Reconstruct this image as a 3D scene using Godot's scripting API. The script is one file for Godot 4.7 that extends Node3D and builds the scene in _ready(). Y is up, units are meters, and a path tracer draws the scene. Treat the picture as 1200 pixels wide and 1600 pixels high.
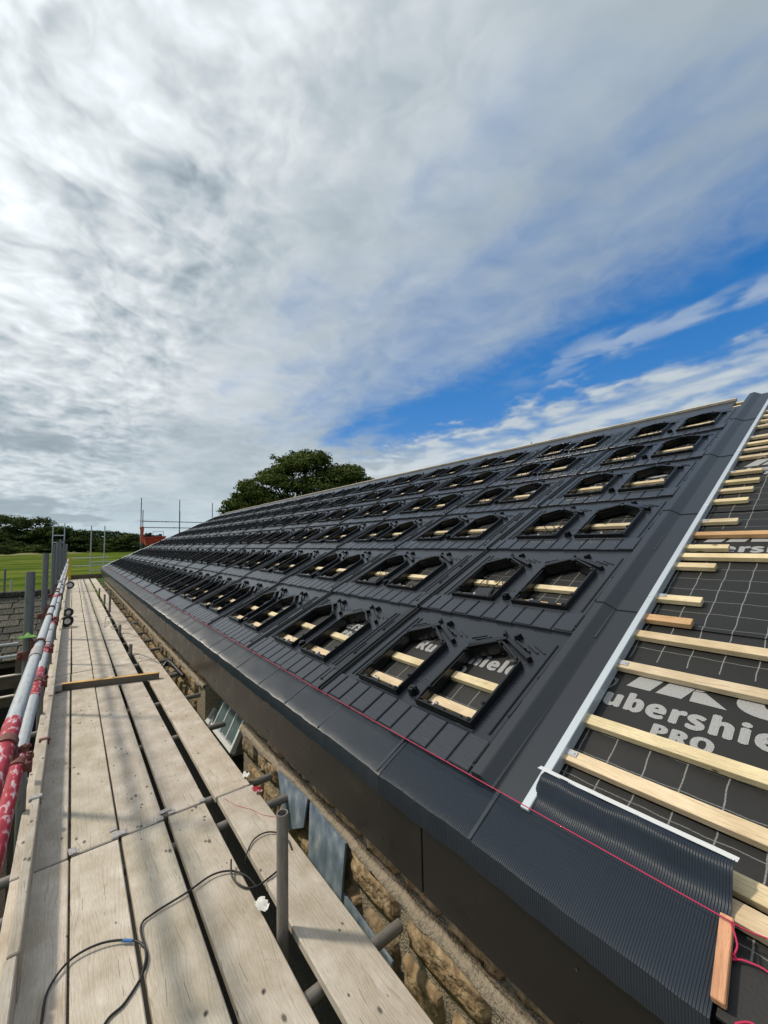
extends Node3D
# A stone barn being re-roofed with black plastic solar trays, seen from the scaffold along its eave.
# x = towards the barn, y = up (0 = top of the scaffold boards), -z = along the barn. Metres.

const EAVE := Vector3(1.05, 0.645, 0.0)      # front edge of the roof plane
const UP_SLOPE := Vector3(0.89987, 0.43614, 0.0)
const ROOF_N := Vector3(-0.43614, 0.89987, 0.0)
const ROOF_LEN := 22.2
const RIDGE_S := 5.93
const GROUND_Y := -3.2

var rng := RandomNumberGenerator.new()
var M := {}

# ---------------------------------------------------------------- mesh builder
class MB:
	var st := SurfaceTool.new()
	var col := Color.WHITE
	var uvo := Vector2.ZERO
	var along_x := false
	func _init() -> void:
		st.begin(Mesh.PRIMITIVE_TRIANGLES)
	func uvof(p: Vector3, n: Vector3) -> Vector2:
		var a := n.abs()
		var r: Vector2
		if along_x:
			if a.y >= a.x and a.y >= a.z: r = Vector2(p.z, p.x)
			elif a.z >= a.x: r = Vector2(p.y, p.x)
			else: r = Vector2(p.y, p.z)
		else:
			if a.y >= a.x and a.y >= a.z: r = Vector2(p.x, p.z)
			elif a.x >= a.z: r = Vector2(p.y, p.z)
			else: r = Vector2(p.x, p.y)
		return r + uvo
	func vert(p: Vector3, n: Vector3, uv: Vector2) -> void:
		st.set_color(col)
		st.set_normal(n)
		st.set_uv(uv)
		st.add_vertex(p)
	func face(pts: Array, hint: Vector3) -> void:          # a flat convex face, seen from the side of hint
		var p: Array = pts
		var n: Vector3 = (p[1] - p[0]).cross(p[2] - p[0])
		if n.length_squared() < 1e-14 and p.size() > 3:
			n = (p[2] - p[0]).cross(p[3] - p[0])
		n = n.normalized()
		if n.dot(hint) < 0.0:
			p = p.duplicate()
			p.reverse()
			n = -n
		for i in range(1, p.size() - 1):
			vert(p[0], n, uvof(p[0], n))
			vert(p[i + 1], n, uvof(p[i + 1], n))
			vert(p[i], n, uvof(p[i], n))
	func box(c: Vector3, s: Vector3, b := 0.0, basis := Basis()) -> void:
		var h := s * 0.5
		b = minf(b, minf(h.x, minf(h.y, h.z)) * 0.9)
		for ax in 3:
			var u := (ax + 1) % 3
			var w := (ax + 2) % 3
			for sg in [-1.0, 1.0]:
				var q := []
				for k in [[-1, -1], [1, -1], [1, 1], [-1, 1]]:
					var p := Vector3()
					p[ax] = sg * h[ax]
					p[u] = k[0] * (h[u] - b)
					p[w] = k[1] * (h[w] - b)
					q.append(c + basis * p)
				var nn := Vector3()
				nn[ax] = sg
				face(q, basis * nn)
			if b > 0.0:
				for s1 in [-1.0, 1.0]:
					for s2 in [-1.0, 1.0]:
						var q := []
						for e in [[-1, 0], [1, 0], [1, 1], [-1, 1]]:
							var p := Vector3()
							p[ax] = e[0] * (h[ax] - b)
							p[u] = s1 * (h[u] - (b if e[1] else 0.0))
							p[w] = s2 * (h[w] - (0.0 if e[1] else b))
							q.append(c + basis * p)
						var nn := Vector3()
						nn[u] = s1
						nn[w] = s2
						face(q, basis * nn)
		if b > 0.0:
			for sx in [-1.0, 1.0]:
				for sy in [-1.0, 1.0]:
					for sz in [-1.0, 1.0]:
						var sgn := Vector3(sx, sy, sz)
						face([c + basis * (sgn * Vector3(h.x, h.y - b, h.z - b)), c + basis * (sgn * Vector3(h.x - b, h.y, h.z - b)), c + basis * (sgn * Vector3(h.x - b, h.y - b, h.z))], basis * sgn)
	func ring(o: Vector3, t: Vector3, r: float, seg: int) -> Array:
		var a := t.cross(Vector3.UP if absf(t.y) < 0.9 else Vector3.RIGHT).normalized()
		var bb := t.cross(a).normalized()
		var out := []
		for i in seg:
			var an := TAU * i / seg
			out.append([o + (a * cos(an) + bb * sin(an)) * r, a * cos(an) + bb * sin(an)])
		return out
	func skin(r0: Array, r1: Array, l0: float, l1: float, flip := false) -> void:
		var n := r0.size()
		for i in n:
			var j := (i + 1) % n
			var u0 := float(i) / n
			var u1 := float(i + 1) / n
			var q := [[r0[i], Vector2(u0, l0)], [r0[j], Vector2(u1, l0)], [r1[j], Vector2(u1, l1)], [r1[i], Vector2(u0, l1)]]
			var fn: Vector3 = (q[1][0][0] - q[0][0][0]).cross(q[2][0][0] - q[0][0][0])
			var out: Vector3 = q[0][0][1] * (-1.0 if flip else 1.0)
			var order := [0, 2, 1, 0, 3, 2] if fn.dot(out) > 0.0 else [0, 1, 2, 0, 2, 3]
			for k in order:
				vert(q[k][0][0], q[k][0][1] * (-1.0 if flip else 1.0), q[k][1] + uvo)
	func tube(p0: Vector3, p1: Vector3, r: float, seg := 16, ri := 0.0, r1 := -1.0) -> void:
		var t := (p1 - p0).normalized()
		var re := r if r1 < 0.0 else r1
		var a := ring(p0, t, r, seg)
		var b := ring(p1, t, re, seg)
		skin(a, b, 0.0, p0.distance_to(p1))
		if ri <= 0.0:
			face(a.map(func(e): return e[0]), -t)
			face(b.map(func(e): return e[0]), t)
			return
		for e in [[p0, a, t], [p1, b, -t]]:
			var inn := ring(e[0], t, ri, seg)
			var deep := ring(e[0] + e[2] * minf(0.12, p0.distance_to(p1) * 0.45), t, ri, seg)
			for i in seg:
				var j := (i + 1) % seg
				face([e[1][i][0], e[1][j][0], inn[j][0], inn[i][0]], -e[2])
			skin(inn, deep, 0.0, 0.12, true)
			face(deep.map(func(x): return x[0]), -e[2])
	func path(pts: Array, r: float, seg := 8, closed := false) -> void:
		var rings := []
		var l := 0.0
		var a := Vector3.ZERO
		var n := pts.size()
		for i in n:
			var prev: Vector3 = pts[(i - 1 + n) % n] if closed or i > 0 else pts[i]
			var nxt: Vector3 = pts[(i + 1) % n] if closed or i < n - 1 else pts[i]
			var t := (nxt - prev).normalized()
			if a == Vector3.ZERO:
				a = t.cross(Vector3.UP if absf(t.y) < 0.9 else Vector3.RIGHT).normalized()
			a = (a - t * a.dot(t)).normalized()
			var b := t.cross(a)
			var rg := []
			for k in seg:
				var an := TAU * k / seg
				var d := a * cos(an) + b * sin(an)
				rg.append([pts[i] + d * r, d])
			rings.append(rg)
		for i in (n if closed else n - 1):
			skin(rings[i], rings[(i + 1) % n], l, l + 0.1)
			l += 0.1
		if not closed:
			face(rings[0].map(func(e): return e[0]), pts[0] - pts[1])
			face(rings[n - 1].map(func(e): return e[0]), pts[n - 1] - pts[n - 2])
	func grid(nu: int, nv: int, f: Callable, hint: Vector3, uvs := 1.0) -> void:   # a smooth sheet f(u, v) with u, v in 0..1
		var p := []
		for j in nv + 1:
			var row := []
			for i in nu + 1:
				row.append(f.call(float(i) / nu, float(j) / nv))
			p.append(row)
		var nr := []
		for j in nv + 1:
			var row := []
			for i in nu + 1:
				var du: Vector3 = p[j][mini(i + 1, nu)] - p[j][maxi(i - 1, 0)]
				var dv: Vector3 = p[mini(j + 1, nv)][i] - p[maxi(j - 1, 0)][i]
				var nn := du.cross(dv).normalized()
				row.append(nn if nn.dot(hint) >= 0.0 else -nn)
			nr.append(row)
		for j in nv:
			for i in nu:
				var q := [[j, i], [j, i + 1], [j + 1, i + 1], [j + 1, i]]
				var a: Vector3 = p[j][i]
				var cr: Vector3 = (p[j][i + 1] - a).cross(p[j + 1][i + 1] - a)
				var order := [0, 2, 1, 0, 3, 2] if cr.dot(nr[j][i]) > 0.0 else [0, 1, 2, 0, 2, 3]
				for k in order:
					var v: Vector3 = p[q[k][0]][q[k][1]]
					vert(v, nr[q[k][0]][q[k][1]], uvof(v, hint) * uvs)
	func mesh() -> ArrayMesh:
		return st.commit()

# ---------------------------------------------------------------- scene helpers
func lin(r: float, g: float, b: float) -> Color:           # linear base colour -> sRGB for albedo_color
	return Color(r, g, b).linear_to_srgb()

func mat(c: Color, rough := 0.8, metal := 0.0) -> StandardMaterial3D:
	var m := StandardMaterial3D.new()
	m.albedo_color = c
	m.roughness = rough
	m.metallic = metal
	return m

func noise(freq: float, oct: int, sd: int, kind := FastNoiseLite.TYPE_SIMPLEX_SMOOTH) -> FastNoiseLite:
	var n := FastNoiseLite.new()
	n.noise_type = kind
	n.frequency = freq
	n.fractal_octaves = oct
	n.seed = sd
	return n

func noise_tex(freq: float, oct: int, sd: int, stops: Array, size := 512, kind := FastNoiseLite.TYPE_SIMPLEX_SMOOTH) -> NoiseTexture2D:
	var t := NoiseTexture2D.new()
	t.width = size
	t.height = size
	t.seamless = true
	t.noise = noise(freq, oct, sd, kind)
	var g := Gradient.new()
	var offs := PackedFloat32Array()
	var cols := PackedColorArray()
	for s in stops:
		offs.append(s[0])
		cols.append(s[1])
	g.offsets = offs
	g.colors = cols
	t.color_ramp = g
	return t

func bumps(m: StandardMaterial3D, tex: Texture2D, cm: float) -> StandardMaterial3D:
	m.heightmap_enabled = true
	m.heightmap_texture = tex
	m.heightmap_scale = cm
	return m

func tri(m: StandardMaterial3D, sc: Vector3, world := false) -> StandardMaterial3D:
	m.uv1_triplanar = true
	m.uv1_world_triplanar = world
	m.uv1_scale = sc
	return m

func put(parent: Node, called: String, mesh: Mesh, m: Material, at := Transform3D()) -> MeshInstance3D:
	var o := MeshInstance3D.new()
	o.name = called
	o.mesh = mesh
	o.material_override = m
	o.transform = at
	parent.add_child(o, true)
	return o

func tag(o: Node, label: String, category: String, group := "", kind := "") -> Node:
	if label: o.set_meta("label", label)
	if category: o.set_meta("category", category)
	if group: o.set_meta("group", group)
	if kind: o.set_meta("kind", kind)
	return o

func thing(called: String, label: String, category: String, at := Transform3D(), group := "") -> Node3D:
	var o := Node3D.new()
	o.name = called
	o.transform = at
	add_child(o, true)
	tag(o, label, category, group)
	return o

func rp(s: float, w: float, o := 0.0) -> Vector3:           # a point on the roof: s up the slope, w along the barn, o off the plane
	return EAVE + UP_SLOPE * s + ROOF_N * o + Vector3(0, 0, -w)

func rt(s: float, w: float, o := 0.0) -> Transform3D:       # local x = along the barn, y = off the roof, z = up the slope
	return Transform3D(Basis(Vector3(0, 0, -1), ROOF_N, UP_SLOPE), rp(s, w, o))

func curve(pts: Array, step := 6) -> Array:                 # Catmull-Rom through the points
	var out := []
	for i in pts.size() - 1:
		var a: Vector3 = pts[maxi(i - 1, 0)]
		var b: Vector3 = pts[i]
		var c: Vector3 = pts[i + 1]
		var d: Vector3 = pts[mini(i + 2, pts.size() - 1)]
		for k in step:
			out.append(b.cubic_interpolate(c, a, d, float(k) / step))
	out.append(pts[-1])
	return out

# ================================================================= the scene
func _ready() -> void:
	rng.seed = 7
	make_camera()
	make_sky()
	make_sun()
	make_materials()
	make_land()
	make_barn()
	make_roof_trays()
	make_scaffold()
	make_shed()
	make_far_end()
	make_trees()
	make_loose_things()

func make_camera() -> void:
	var c := Camera3D.new()
	c.name = "camera"
	c.transform = Transform3D(Basis(Vector3(0.7916, -0.0199, 0.6107), Vector3(-0.0281, 0.9972, 0.069), Vector3(-0.6104, -0.0718, 0.7888)).orthonormalized(), Vector3(0, 1.6, 0))
	c.fov = rad_to_deg(2.0 * atan(800.0 / 629.0))
	c.near = 0.05
	c.far = 2000.0
	add_child(c)
	c.current = true

const SUN_AZ := -45.0
const SUN_EL := 48.0

func sun_towards() -> Vector3:
	var a := deg_to_rad(SUN_AZ)
	var e := deg_to_rad(SUN_EL)
	return Vector3(sin(a) * cos(e), sin(e), -cos(a) * cos(e))

func make_sun() -> void:
	var l := DirectionalLight3D.new()
	l.name = "sun"
	l.light_energy = 0.75
	l.light_color = Color(1.0, 0.955, 0.88)
	l.light_angular_distance = 4.0
	l.shadow_enabled = true
	add_child(l)
	l.look_at_from_position(sun_towards() * 50.0, Vector3.ZERO, Vector3.UP)

func make_sky() -> void:
	var w := 3072
	var h := 1536
	var n1 := noise(0.9, 4, 11)
	var n2 := noise(2.6, 5, 23)
	var n3 := noise(5.5, 4, 31)
	var n4 := noise(0.36, 4, 47)
	var n5 := noise(1.3, 4, 59)
	var sun := sun_towards()
	var data := PackedFloat32Array()
	data.resize(w * h * 3)
	var k := 0
	for j in h:
		var el := PI / 2.0 - PI * (j + 0.5) / h
		if el < 0.0:
			for i in w:
				data[k] = 0.16
				data[k + 1] = 0.19
				data[k + 2] = 0.17
				k += 3
			continue
		var ce := cos(el)
		var y := sin(el)
		var inv := 1.0 / (y + 0.06)
		var eld := rad_to_deg(el)
		var up := clampf(eld / 30.0, 0.0, 1.0)
		var blue := Vector3(0.10, 0.31, 0.68).lerp(Vector3(0.013, 0.135, 0.41), pow(up, 0.75))
		var air := Vector3(0.50, 0.62, 0.67)
		var haze := exp(-eld / 5.0)
		var lowmask := 1.0 - smoothstep(11.0, 17.0, eld)
		for i in w:
			var az := TAU * (i + 0.5) / w
			var dx := sin(az) * ce
			var dz := -cos(az) * ce
			var px := dx * inv
			var pz := dz * inv
			var a := n1.get_noise_2d(px * 0.9, pz * 0.42)
			var b := n2.get_noise_2d(px * 1.15 + a * 0.2, pz * 1.0 + a * 0.15)
			var q := px + 0.30 * a + 0.07 * b
			var c3 := n3.get_noise_2d(px * 1.1 + 0.2 * a, pz * 1.0 + 0.12 * b)
			var c4 := n3.get_noise_2d(px * 2.1 + 40.0 + 0.3 * b, pz * 1.9)
			var s0 := n5.get_noise_2d(px * 1.7 + 5.0, pz * 0.5)
			# the great sheet of cloud, thinning to its right-hand edge
			var sheet := 1.0 - smoothstep(1.30, 1.78, q + 0.06 * c4 + 0.06 * smoothstep(-1.8, 0.0, pz))
			sheet *= 1.0 - 0.50 * smoothstep(0.62, 1.20, q + 0.25 * b) * (0.75 + 0.5 * s0)
			# streets of cloud beyond the gap
			var s := n5.get_noise_2d(px * 2.2, pz * 0.35 + 9.0)
			var wisp := smoothstep(1.70, 1.90, q) * (1.0 - smoothstep(1.92, 2.20, q)) * smoothstep(-1.6, -0.6, pz) * clampf(0.36 + 1.2 * s + 1.2 * b + 1.0 * c3, 0.0, 1.0)
			var bank := smoothstep(2.2, 2.6, q + 0.30 * b + 0.12 * c4) * (1.0 - 0.45 * smoothstep(0.05, 0.5, s)) * clampf(0.85 + 0.9 * b, 0.0, 1.0)
			var cover := 1.0 - (1.0 - sheet) * (1.0 - wisp * 0.5) * (1.0 - bank * 0.95) * smoothstep(-3.3, -2.1, pz + 0.5 * b)
			cover = clampf(cover + 0.12 * c3 * cover * (1.0 - cover) * 4.0, 0.0, 1.0)
			# how brightly the cloud is lit: forward scattering round the sun, grey where it is thick
			var g := (dx * sun.x + y * sun.y + dz * sun.z + 1.0) * 0.5
			var lit := 0.375 + 0.40 * pow(g, 4.0)
			var thick := n4.get_noise_2d(px * 1.6 + 3.0, pz * 1.1 - 4.0)
			var mott := (0.32 * c3 + 0.16 * c4 + 0.14 * b) * (1.0 - 0.75 * smoothstep(0.25, 0.75, px + 0.25 * a)) + 0.30 * thick + 0.10 * b
			var amp := 0.40 + 0.75 * smoothstep(0.5, 0.9, g)
			var v := lit * (1.0 + mott * amp) * (1.0 + 0.32 * (wisp + bank) * (1.0 - sheet))
			var tint := Vector3(0.83, 0.985, 1.10).lerp(Vector3(0.935, 1.0, 1.045), smoothstep(0.36, 0.66, v))
			var cloud := tint * v
			# dark flat-based heaps low down
			var low := n4.get_noise_2d(px * 0.95 + 17.0, pz * 0.55 + 8.0) + 0.35 * n5.get_noise_2d(px * 0.9, pz * 0.5 - 30.0)
			var heap := smoothstep(0.02, 0.20, low) * lowmask * (1.0 - smoothstep(1.2, 1.7, px))
			cloud = cloud.lerp(Vector3(0.255, 0.315, 0.36), heap * 0.8)
			var col := blue.lerp(cloud, cover)
			col = col.lerp(air, haze * (0.8 - 0.5 * heap))
			data[k] = col.x
			data[k + 1] = col.y
			data[k + 2] = col.z
			k += 3
	var img := Image.create_from_data(w, h, false, Image.FORMAT_RGBF, data.to_byte_array())
	var m := PanoramaSkyMaterial.new()
	m.panorama = ImageTexture.create_from_image(img)
	var sky := Sky.new()
	sky.sky_material = m
	var e := Environment.new()
	e.background_mode = Environment.BG_SKY
	e.sky = sky
	e.background_energy_multiplier = 1.0
	e.tonemap_mode = Environment.TONE_MAPPER_LINEAR
	e.tonemap_exposure = 1.16
	e.sdfgi_enabled = true
	e.ssao_enabled = true
	e.ssil_enabled = true
	var we := WorldEnvironment.new()
	we.name = "environment"
	we.environment = e
	add_child(we)

# ---------------------------------------------------------------- materials
func wood_image() -> ImageTexture:
	var w := 384
	var h := 1024                                              # 0.5 m across, 3 m along
	var warp := noise(1.0, 3, 3)
	var fine := noise(1.0, 2, 5)
	var stain := noise(1.0, 4, 9)
	var data := PackedByteArray()
	data.resize(w * h * 3)
	var k := 0
	for j in h:
		var y := 3.0 * j / h
		var ya := TAU * j / h                                # wraps along its length
		var cy := cos(ya) * 1.1
		var sy := sin(ya) * 1.1
		for i in w:
			var x := 0.5 * i / w
			var u := x + 0.034 * warp.get_noise_3d(x * 7.0, cy * 0.55, sy * 0.55) + 0.0016 * warp.get_noise_3d(x * 30.0 + 50.0, cy * 2.5, sy * 2.5)
			var r := u * 95.0
			var t := r - floorf(r)
			var ringdark := pow(t, 5.0)
			var f := fine.get_noise_3d(x * 420.0, cy * 9.0, sy * 9.0)
			var st := stain.get_noise_3d(x * 5.0, cy * 2.0 + 9.0, sy * 2.0)
			var v := 0.90 - 0.17 * ringdark * (0.55 + 0.8 * fine.get_noise_3d(floorf(r) * 3.7, cy, sy)) + 0.08 * f + 0.13 * st
			var warm := 0.03 * ringdark - 0.03 * st
			data[k] = int(clampf(v + warm * 0.5, 0.0, 1.0) * 255.0)
			data[k + 1] = int(clampf(v * 0.985, 0.0, 1.0) * 255.0)
			data[k + 2] = int(clampf(v * 0.965 - warm, 0.0, 1.0) * 255.0)
			k += 3
	var rr := RandomNumberGenerator.new()
	rr.seed = 77
	for n in 34:                                               # knots
		var cx := rr.randi_range(4, w - 5)
		var cyy := rr.randi_range(12, h - 13)
		var rx := rr.randf_range(2.5, 6.0)
		var ry := rx * rr.randf_range(0.55, 1.0)
		for dj in range(-14, 15):
			for di in range(-14, 15):
				var d := Vector2(di / rx, dj / ry).length()
				var f2 := 1.0 - smoothstep(0.6, 1.5, d)
				if f2 > 0.0:
					var x2 := posmod(cx + di, w)
					var y2 := posmod(cyy + dj, h)
					var o := (y2 * w + x2) * 3
					var dk := 0.55 + 0.12 * sin(d * 9.0)
					for ch in 3:
						data[o + ch] = int(lerpf(data[o + ch], data[o + ch] * dk, f2))
	for n in 60:                                               # splashes of mortar and grit
		var cx := rr.randi_range(4, w - 5)
		var cyy := rr.randi_range(12, h - 13)
		var r := rr.randf_range(0.7, 2.6)
		var pale := rr.randf() < 0.6
		for dj in range(-4, 5):
			for di in range(-4, 5):
				if Vector2(di, dj * 0.8).length() < r * (0.8 + 0.4 * rr.randf()):
					var o := (posmod(cyy + dj, h) * w + posmod(cx + di, w)) * 3
					for ch in 3:
						data[o + ch] = int(lerpf(data[o + ch], 235.0 if pale else 110.0, 0.45))
	for n in 46:                                               # dents, scuffs and short cracks
		var cx := rr.randi_range(4, w - 5)
		var cyy := rr.randi_range(30, h - 31)
		var ln := rr.randi_range(5, 38)
		var lean := rr.randf_range(-0.12, 0.12)
		for t in ln:
			var o := (posmod(cyy + t, h) * w + posmod(cx + int(t * lean * 3.0), w)) * 3
			for ch in 3:
				data[o + ch] = int(data[o + ch] * 0.55)
	var im := Image.create_from_data(w, h, false, Image.FORMAT_RGB8, data)
	return ImageTexture.create_from_image(im)

func grid_image() -> ImageTexture:                          # the scrim lines printed in the underlay, 5 x 5 cells, 0.525 m
	var n := 512
	var im := Image.create(n, n, false, Image.FORMAT_RGB8)
	var nz := noise(0.05, 3, 71)
	for j in n:
		for i in n:
			var v := 0.098 + 0.018 * nz.get_noise_2d(i, j)
			im.set_pixel(i, j, Color(v * 1.0, v * 0.99, v * 0.97))
	var cell := n / 5.0
	for c in 5:
		for t in n:
			var wob := 1.1 * sin(TAU * (t / float(n) * 2.0 + c * 0.37)) + 1.0 * sin(TAU * (t / float(n) * 5.0 + c * 0.7))
			var a := int(c * cell + cell * 0.5 + wob)
			var s := 0.48 + 0.10 * nz.get_noise_2d(t * 3.0, c * 40.0)
			for d in 4:
				im.set_pixel(posmod(a + d, n), t, Color(s, s * 1.01, s * 0.98))
				if d < 3: im.set_pixel(t, posmod(a + d + 3, n), Color(s * 0.9, s * 0.91, s * 0.89))
	return ImageTexture.create_from_image(im)

func make_materials() -> void:
	var wood := wood_image()
	var g := func(v): return Color(v, v, v)
	var dirt := noise_tex(0.012, 5, 101, [[0.0, g.call(0.62)], [0.45, g.call(0.95)], [1.0, g.call(1.0)]])
	var soft := noise_tex(0.01, 5, 103, [[0.0, g.call(0.0)], [1.0, g.call(1.0)]])
	var fine := noise_tex(0.06, 4, 107, [[0.0, g.call(0.0)], [1.0, g.call(1.0)]])
	for w in [["board", lin(0.72, 0.665, 0.595), 0.92], ["fresh", lin(0.91, 0.785, 0.53), 0.75], ["old", lin(0.17, 0.15, 0.125), 0.9], ["pink", lin(0.78, 0.42, 0.25), 0.8], ["orange", lin(0.82, 0.50, 0.17), 0.8], ["brown", lin(0.13, 0.10, 0.075), 0.9], ["stub", lin(0.70, 0.46, 0.24), 0.8]]:
		var m := mat(w[1], w[2])
		m.albedo_texture = wood
		m.uv1_scale = Vector3(2.0, 1.0 / 3.0, 1.0)
		m.vertex_color_use_as_albedo = true
		bumps(m, wood, 0.10)
		M[w[0]] = m
	# black plastic trays
	var t := mat(lin(0.018, 0.022, 0.029), 0.36)
	t.roughness_texture = noise_tex(0.012, 5, 161, [[0.0, g.call(0.5)], [0.5, g.call(0.72)], [1.0, g.call(1.0)]])
	M.tray = bumps(tri(t, Vector3(1.6, 6.0, 9.0)), noise_tex(0.03, 4, 109, [[0.0, g.call(0.0)], [1.0, g.call(1.0)]], 256), 0.06)
	for k in 2:
		var t2: StandardMaterial3D = M.tray.duplicate()
		t2.albedo_color = [lin(0.023, 0.027, 0.034), lin(0.015, 0.019, 0.026)][k]
		t2.roughness = [0.44, 0.31][k]
		t2.uv1_offset = Vector3(0.37 * (k + 1), 0.2, 0.61 * (k + 1))
		M[["tray_b", "tray_c"][k]] = t2
	M.tray_black = mat(lin(0.0045, 0.005, 0.006), 0.22)
	var tl := mat(lin(0.025, 0.030, 0.040), 0.36)
	tl.roughness_texture = t.roughness_texture
	M.tray_tile = bumps(tri(tl, Vector3(1.6, 6.0, 9.0)), noise_tex(0.03, 5, 113, [[0.0, g.call(0.0)], [1.0, g.call(1.0)]], 256), 0.07)
	M.verge = bumps(tri(mat(lin(0.021, 0.025, 0.032), 0.36), Vector3(3, 3, 3)), soft, 0.02)
	M.trim = mat(lin(0.55, 0.60, 0.64), 0.38, 0.35)
	M.flash = bumps(tri(mat(lin(0.011, 0.019, 0.031), 0.33), Vector3(2, 2, 2)), soft, 0.08)
	M.white_strip = mat(lin(0.70, 0.71, 0.71), 0.7)
	var fa := mat(lin(0.0058, 0.0057, 0.0052), 0.32)
	fa.metallic_specular = 0.4
	fa.roughness_texture = dirt
	M.fascia = tri(fa, Vector3(0.8, 0.8, 0.8))
	M.screw = mat(lin(0.02, 0.02, 0.02), 0.4)
	var me := mat(Color.WHITE, 0.6)
	me.albedo_texture = grid_image()
	me.uv1_scale = Vector3(1.0 / 0.525, 1.0 / 0.525, 1.0)
	M.membrane = me
	M.membrane_plain = bumps(tri(mat(lin(0.0095, 0.0094, 0.0092), 0.6), Vector3(3, 3, 3)), fine, 0.03)
	var pr := mat(Color.WHITE, 0.7)
	pr.albedo_texture = noise_tex(0.10, 2, 117, [[0.0, g.call(0.45)], [0.42, g.call(0.50)], [0.5, g.call(0.66)], [1.0, g.call(0.70)]], 256)
	M.print = tri(pr, Vector3(12, 12, 12))
	# scaffold
	var gal := mat(lin(0.50, 0.53, 0.55), 0.45, 0.2)
	gal.albedo_texture = noise_tex(0.02, 5, 119, [[0.0, g.call(0.70)], [0.3, g.call(0.94)], [1.0, g.call(1.0)]])
	gal.uv1_scale = Vector3(1, 1.2, 1)
	M.tube = bumps(gal, fine, 0.02)
	var worn := mat(lin(0.23, 0.215, 0.195), 0.55, 0.2)
	worn.albedo_texture = gal.albedo_texture
	worn.uv1_scale = Vector3(1, 1.2, 1)
	M.tube_worn = worn
	var gal2 := mat(lin(0.20, 0.205, 0.21), 0.5, 0.2)
	gal2.albedo_texture = gal.albedo_texture
	gal2.uv1_scale = Vector3(1, 1.2, 1)
	M.tube_dark = gal2
	var red := mat(Color.WHITE, 0.55)
	red.albedo_texture = noise_tex(0.013, 6, 121, [[0.0, Color(0.50, 0.07, 0.13)], [0.5, Color(0.66, 0.12, 0.20)], [0.62, Color(0.70, 0.20, 0.27)], [0.69, Color(0.76, 0.60, 0.62)], [1.0, Color(0.80, 0.80, 0.80)]])
	red.uv1_scale = Vector3(1, 2.2, 1)
	M.red_worn = red
	var rust := mat(lin(0.21, 0.075, 0.06), 0.7, 0.2)
	rust.albedo_texture = dirt
	M.coupler = tri(rust, Vector3(9, 9, 9))
	M.clip = tri(mat(lin(0.46, 0.43, 0.42), 0.5, 0.3), Vector3(9, 9, 9))
	M.clip.albedo_texture = dirt
	# masonry
	var stone_tex := noise_tex(0.018, 6, 131, [[0.0, Color(0.34, 0.29, 0.22)], [0.35, Color(0.58, 0.51, 0.41)], [0.6, Color(0.71, 0.64, 0.53)], [1.0, Color(0.86, 0.81, 0.72)]])
	var stone_bump := noise_tex(0.03, 6, 137, [[0.0, g.call(0.0)], [1.0, g.call(1.0)]])
	for k in 3:
		var m := mat([lin(0.66, 0.625, 0.56), lin(0.54, 0.53, 0.50), lin(0.78, 0.70, 0.59)][k], 0.95)
		m.albedo_texture = stone_tex
		M["stone%d" % k] = bumps(tri(m, Vector3(1.7, 1.7, 1.7), true), stone_bump, 1.0)
	var mo := mat(lin(0.34, 0.285, 0.21), 0.95)
	mo.albedo_texture = dirt
	M.shade_dark = bumps(tri(mat(lin(0.035, 0.030, 0.024), 0.9), Vector3(3, 3, 3), true), stone_bump, 1.5)  # shade below the walkway, put into the wall colour
	M.mortar = bumps(tri(mo, Vector3(4, 4, 4), true), stone_bump, 0.7)
	var sl := mat(Color.WHITE, 0.9)
	sl.albedo_texture = noise_tex(0.02, 5, 139, [[0.0, Color(0.20, 0.20, 0.18)], [0.5, Color(0.36, 0.35, 0.32)], [0.7, Color(0.45, 0.43, 0.38)], [1.0, Color(0.60, 0.57, 0.48)]])
	sl.vertex_color_use_as_albedo = true
	M.slate = bumps(tri(sl, Vector3(1.5, 1.5, 1.5), true), stone_bump, 1.5)
	var zi := mat(Color.WHITE, 0.5, 0.1)
	zi.albedo_texture = noise_tex(0.012, 5, 141, [[0.0, Color(0.36, 0.41, 0.46)], [0.5, Color(0.48, 0.54, 0.60)], [0.75, Color(0.58, 0.62, 0.66)], [1.0, Color(0.72, 0.74, 0.75)]])
	M.zinc = tri(zi, Vector3(1.5, 1.0, 1.6))
	M.white_paint = mat(lin(0.70, 0.72, 0.72), 0.5)
	var gl := mat(Color(0.55, 0.66, 0.68, 0.25), 0.05)
	gl.transparency = BaseMaterial3D.TRANSPARENCY_ALPHA
	M.glass = gl
	M.black = mat(lin(0.012, 0.012, 0.013), 0.45)
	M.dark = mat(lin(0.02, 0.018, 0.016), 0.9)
	M.string = mat(lin(0.50, 0.02, 0.085), 0.6)
	M.yellow = mat(lin(0.62, 0.44, 0.03), 0.6)
	M.red_plain = bumps(tri(mat(lin(0.42, 0.055, 0.025), 0.55), Vector3(2, 2, 2)), soft, 0.2)
	M.orange_cover = bumps(tri(mat(lin(0.50, 0.11, 0.05), 0.8), Vector3(4, 4, 4)), soft, 1.0)
	M.paper = mat(lin(0.74, 0.73, 0.70), 0.9)
	M.ally = mat(lin(0.50, 0.52, 0.54), 0.4, 0.5)
	M.green = mat(lin(0.09, 0.26, 0.03), 0.7)
	# land
	var gr := mat(Color.WHITE, 0.95)
	gr.albedo_texture = noise_tex(0.006, 5, 151, [[0.0, Color(0.24, 0.33, 0.07)], [0.4, Color(0.33, 0.41, 0.12)], [0.6, Color(0.41, 0.46, 0.16)], [1.0, Color(0.52, 0.55, 0.22)]])
	gr.metallic_specular = 0.1
	gr.detail_enabled = true
	gr.detail_blend_mode = BaseMaterial3D.BLEND_MODE_MUL
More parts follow.
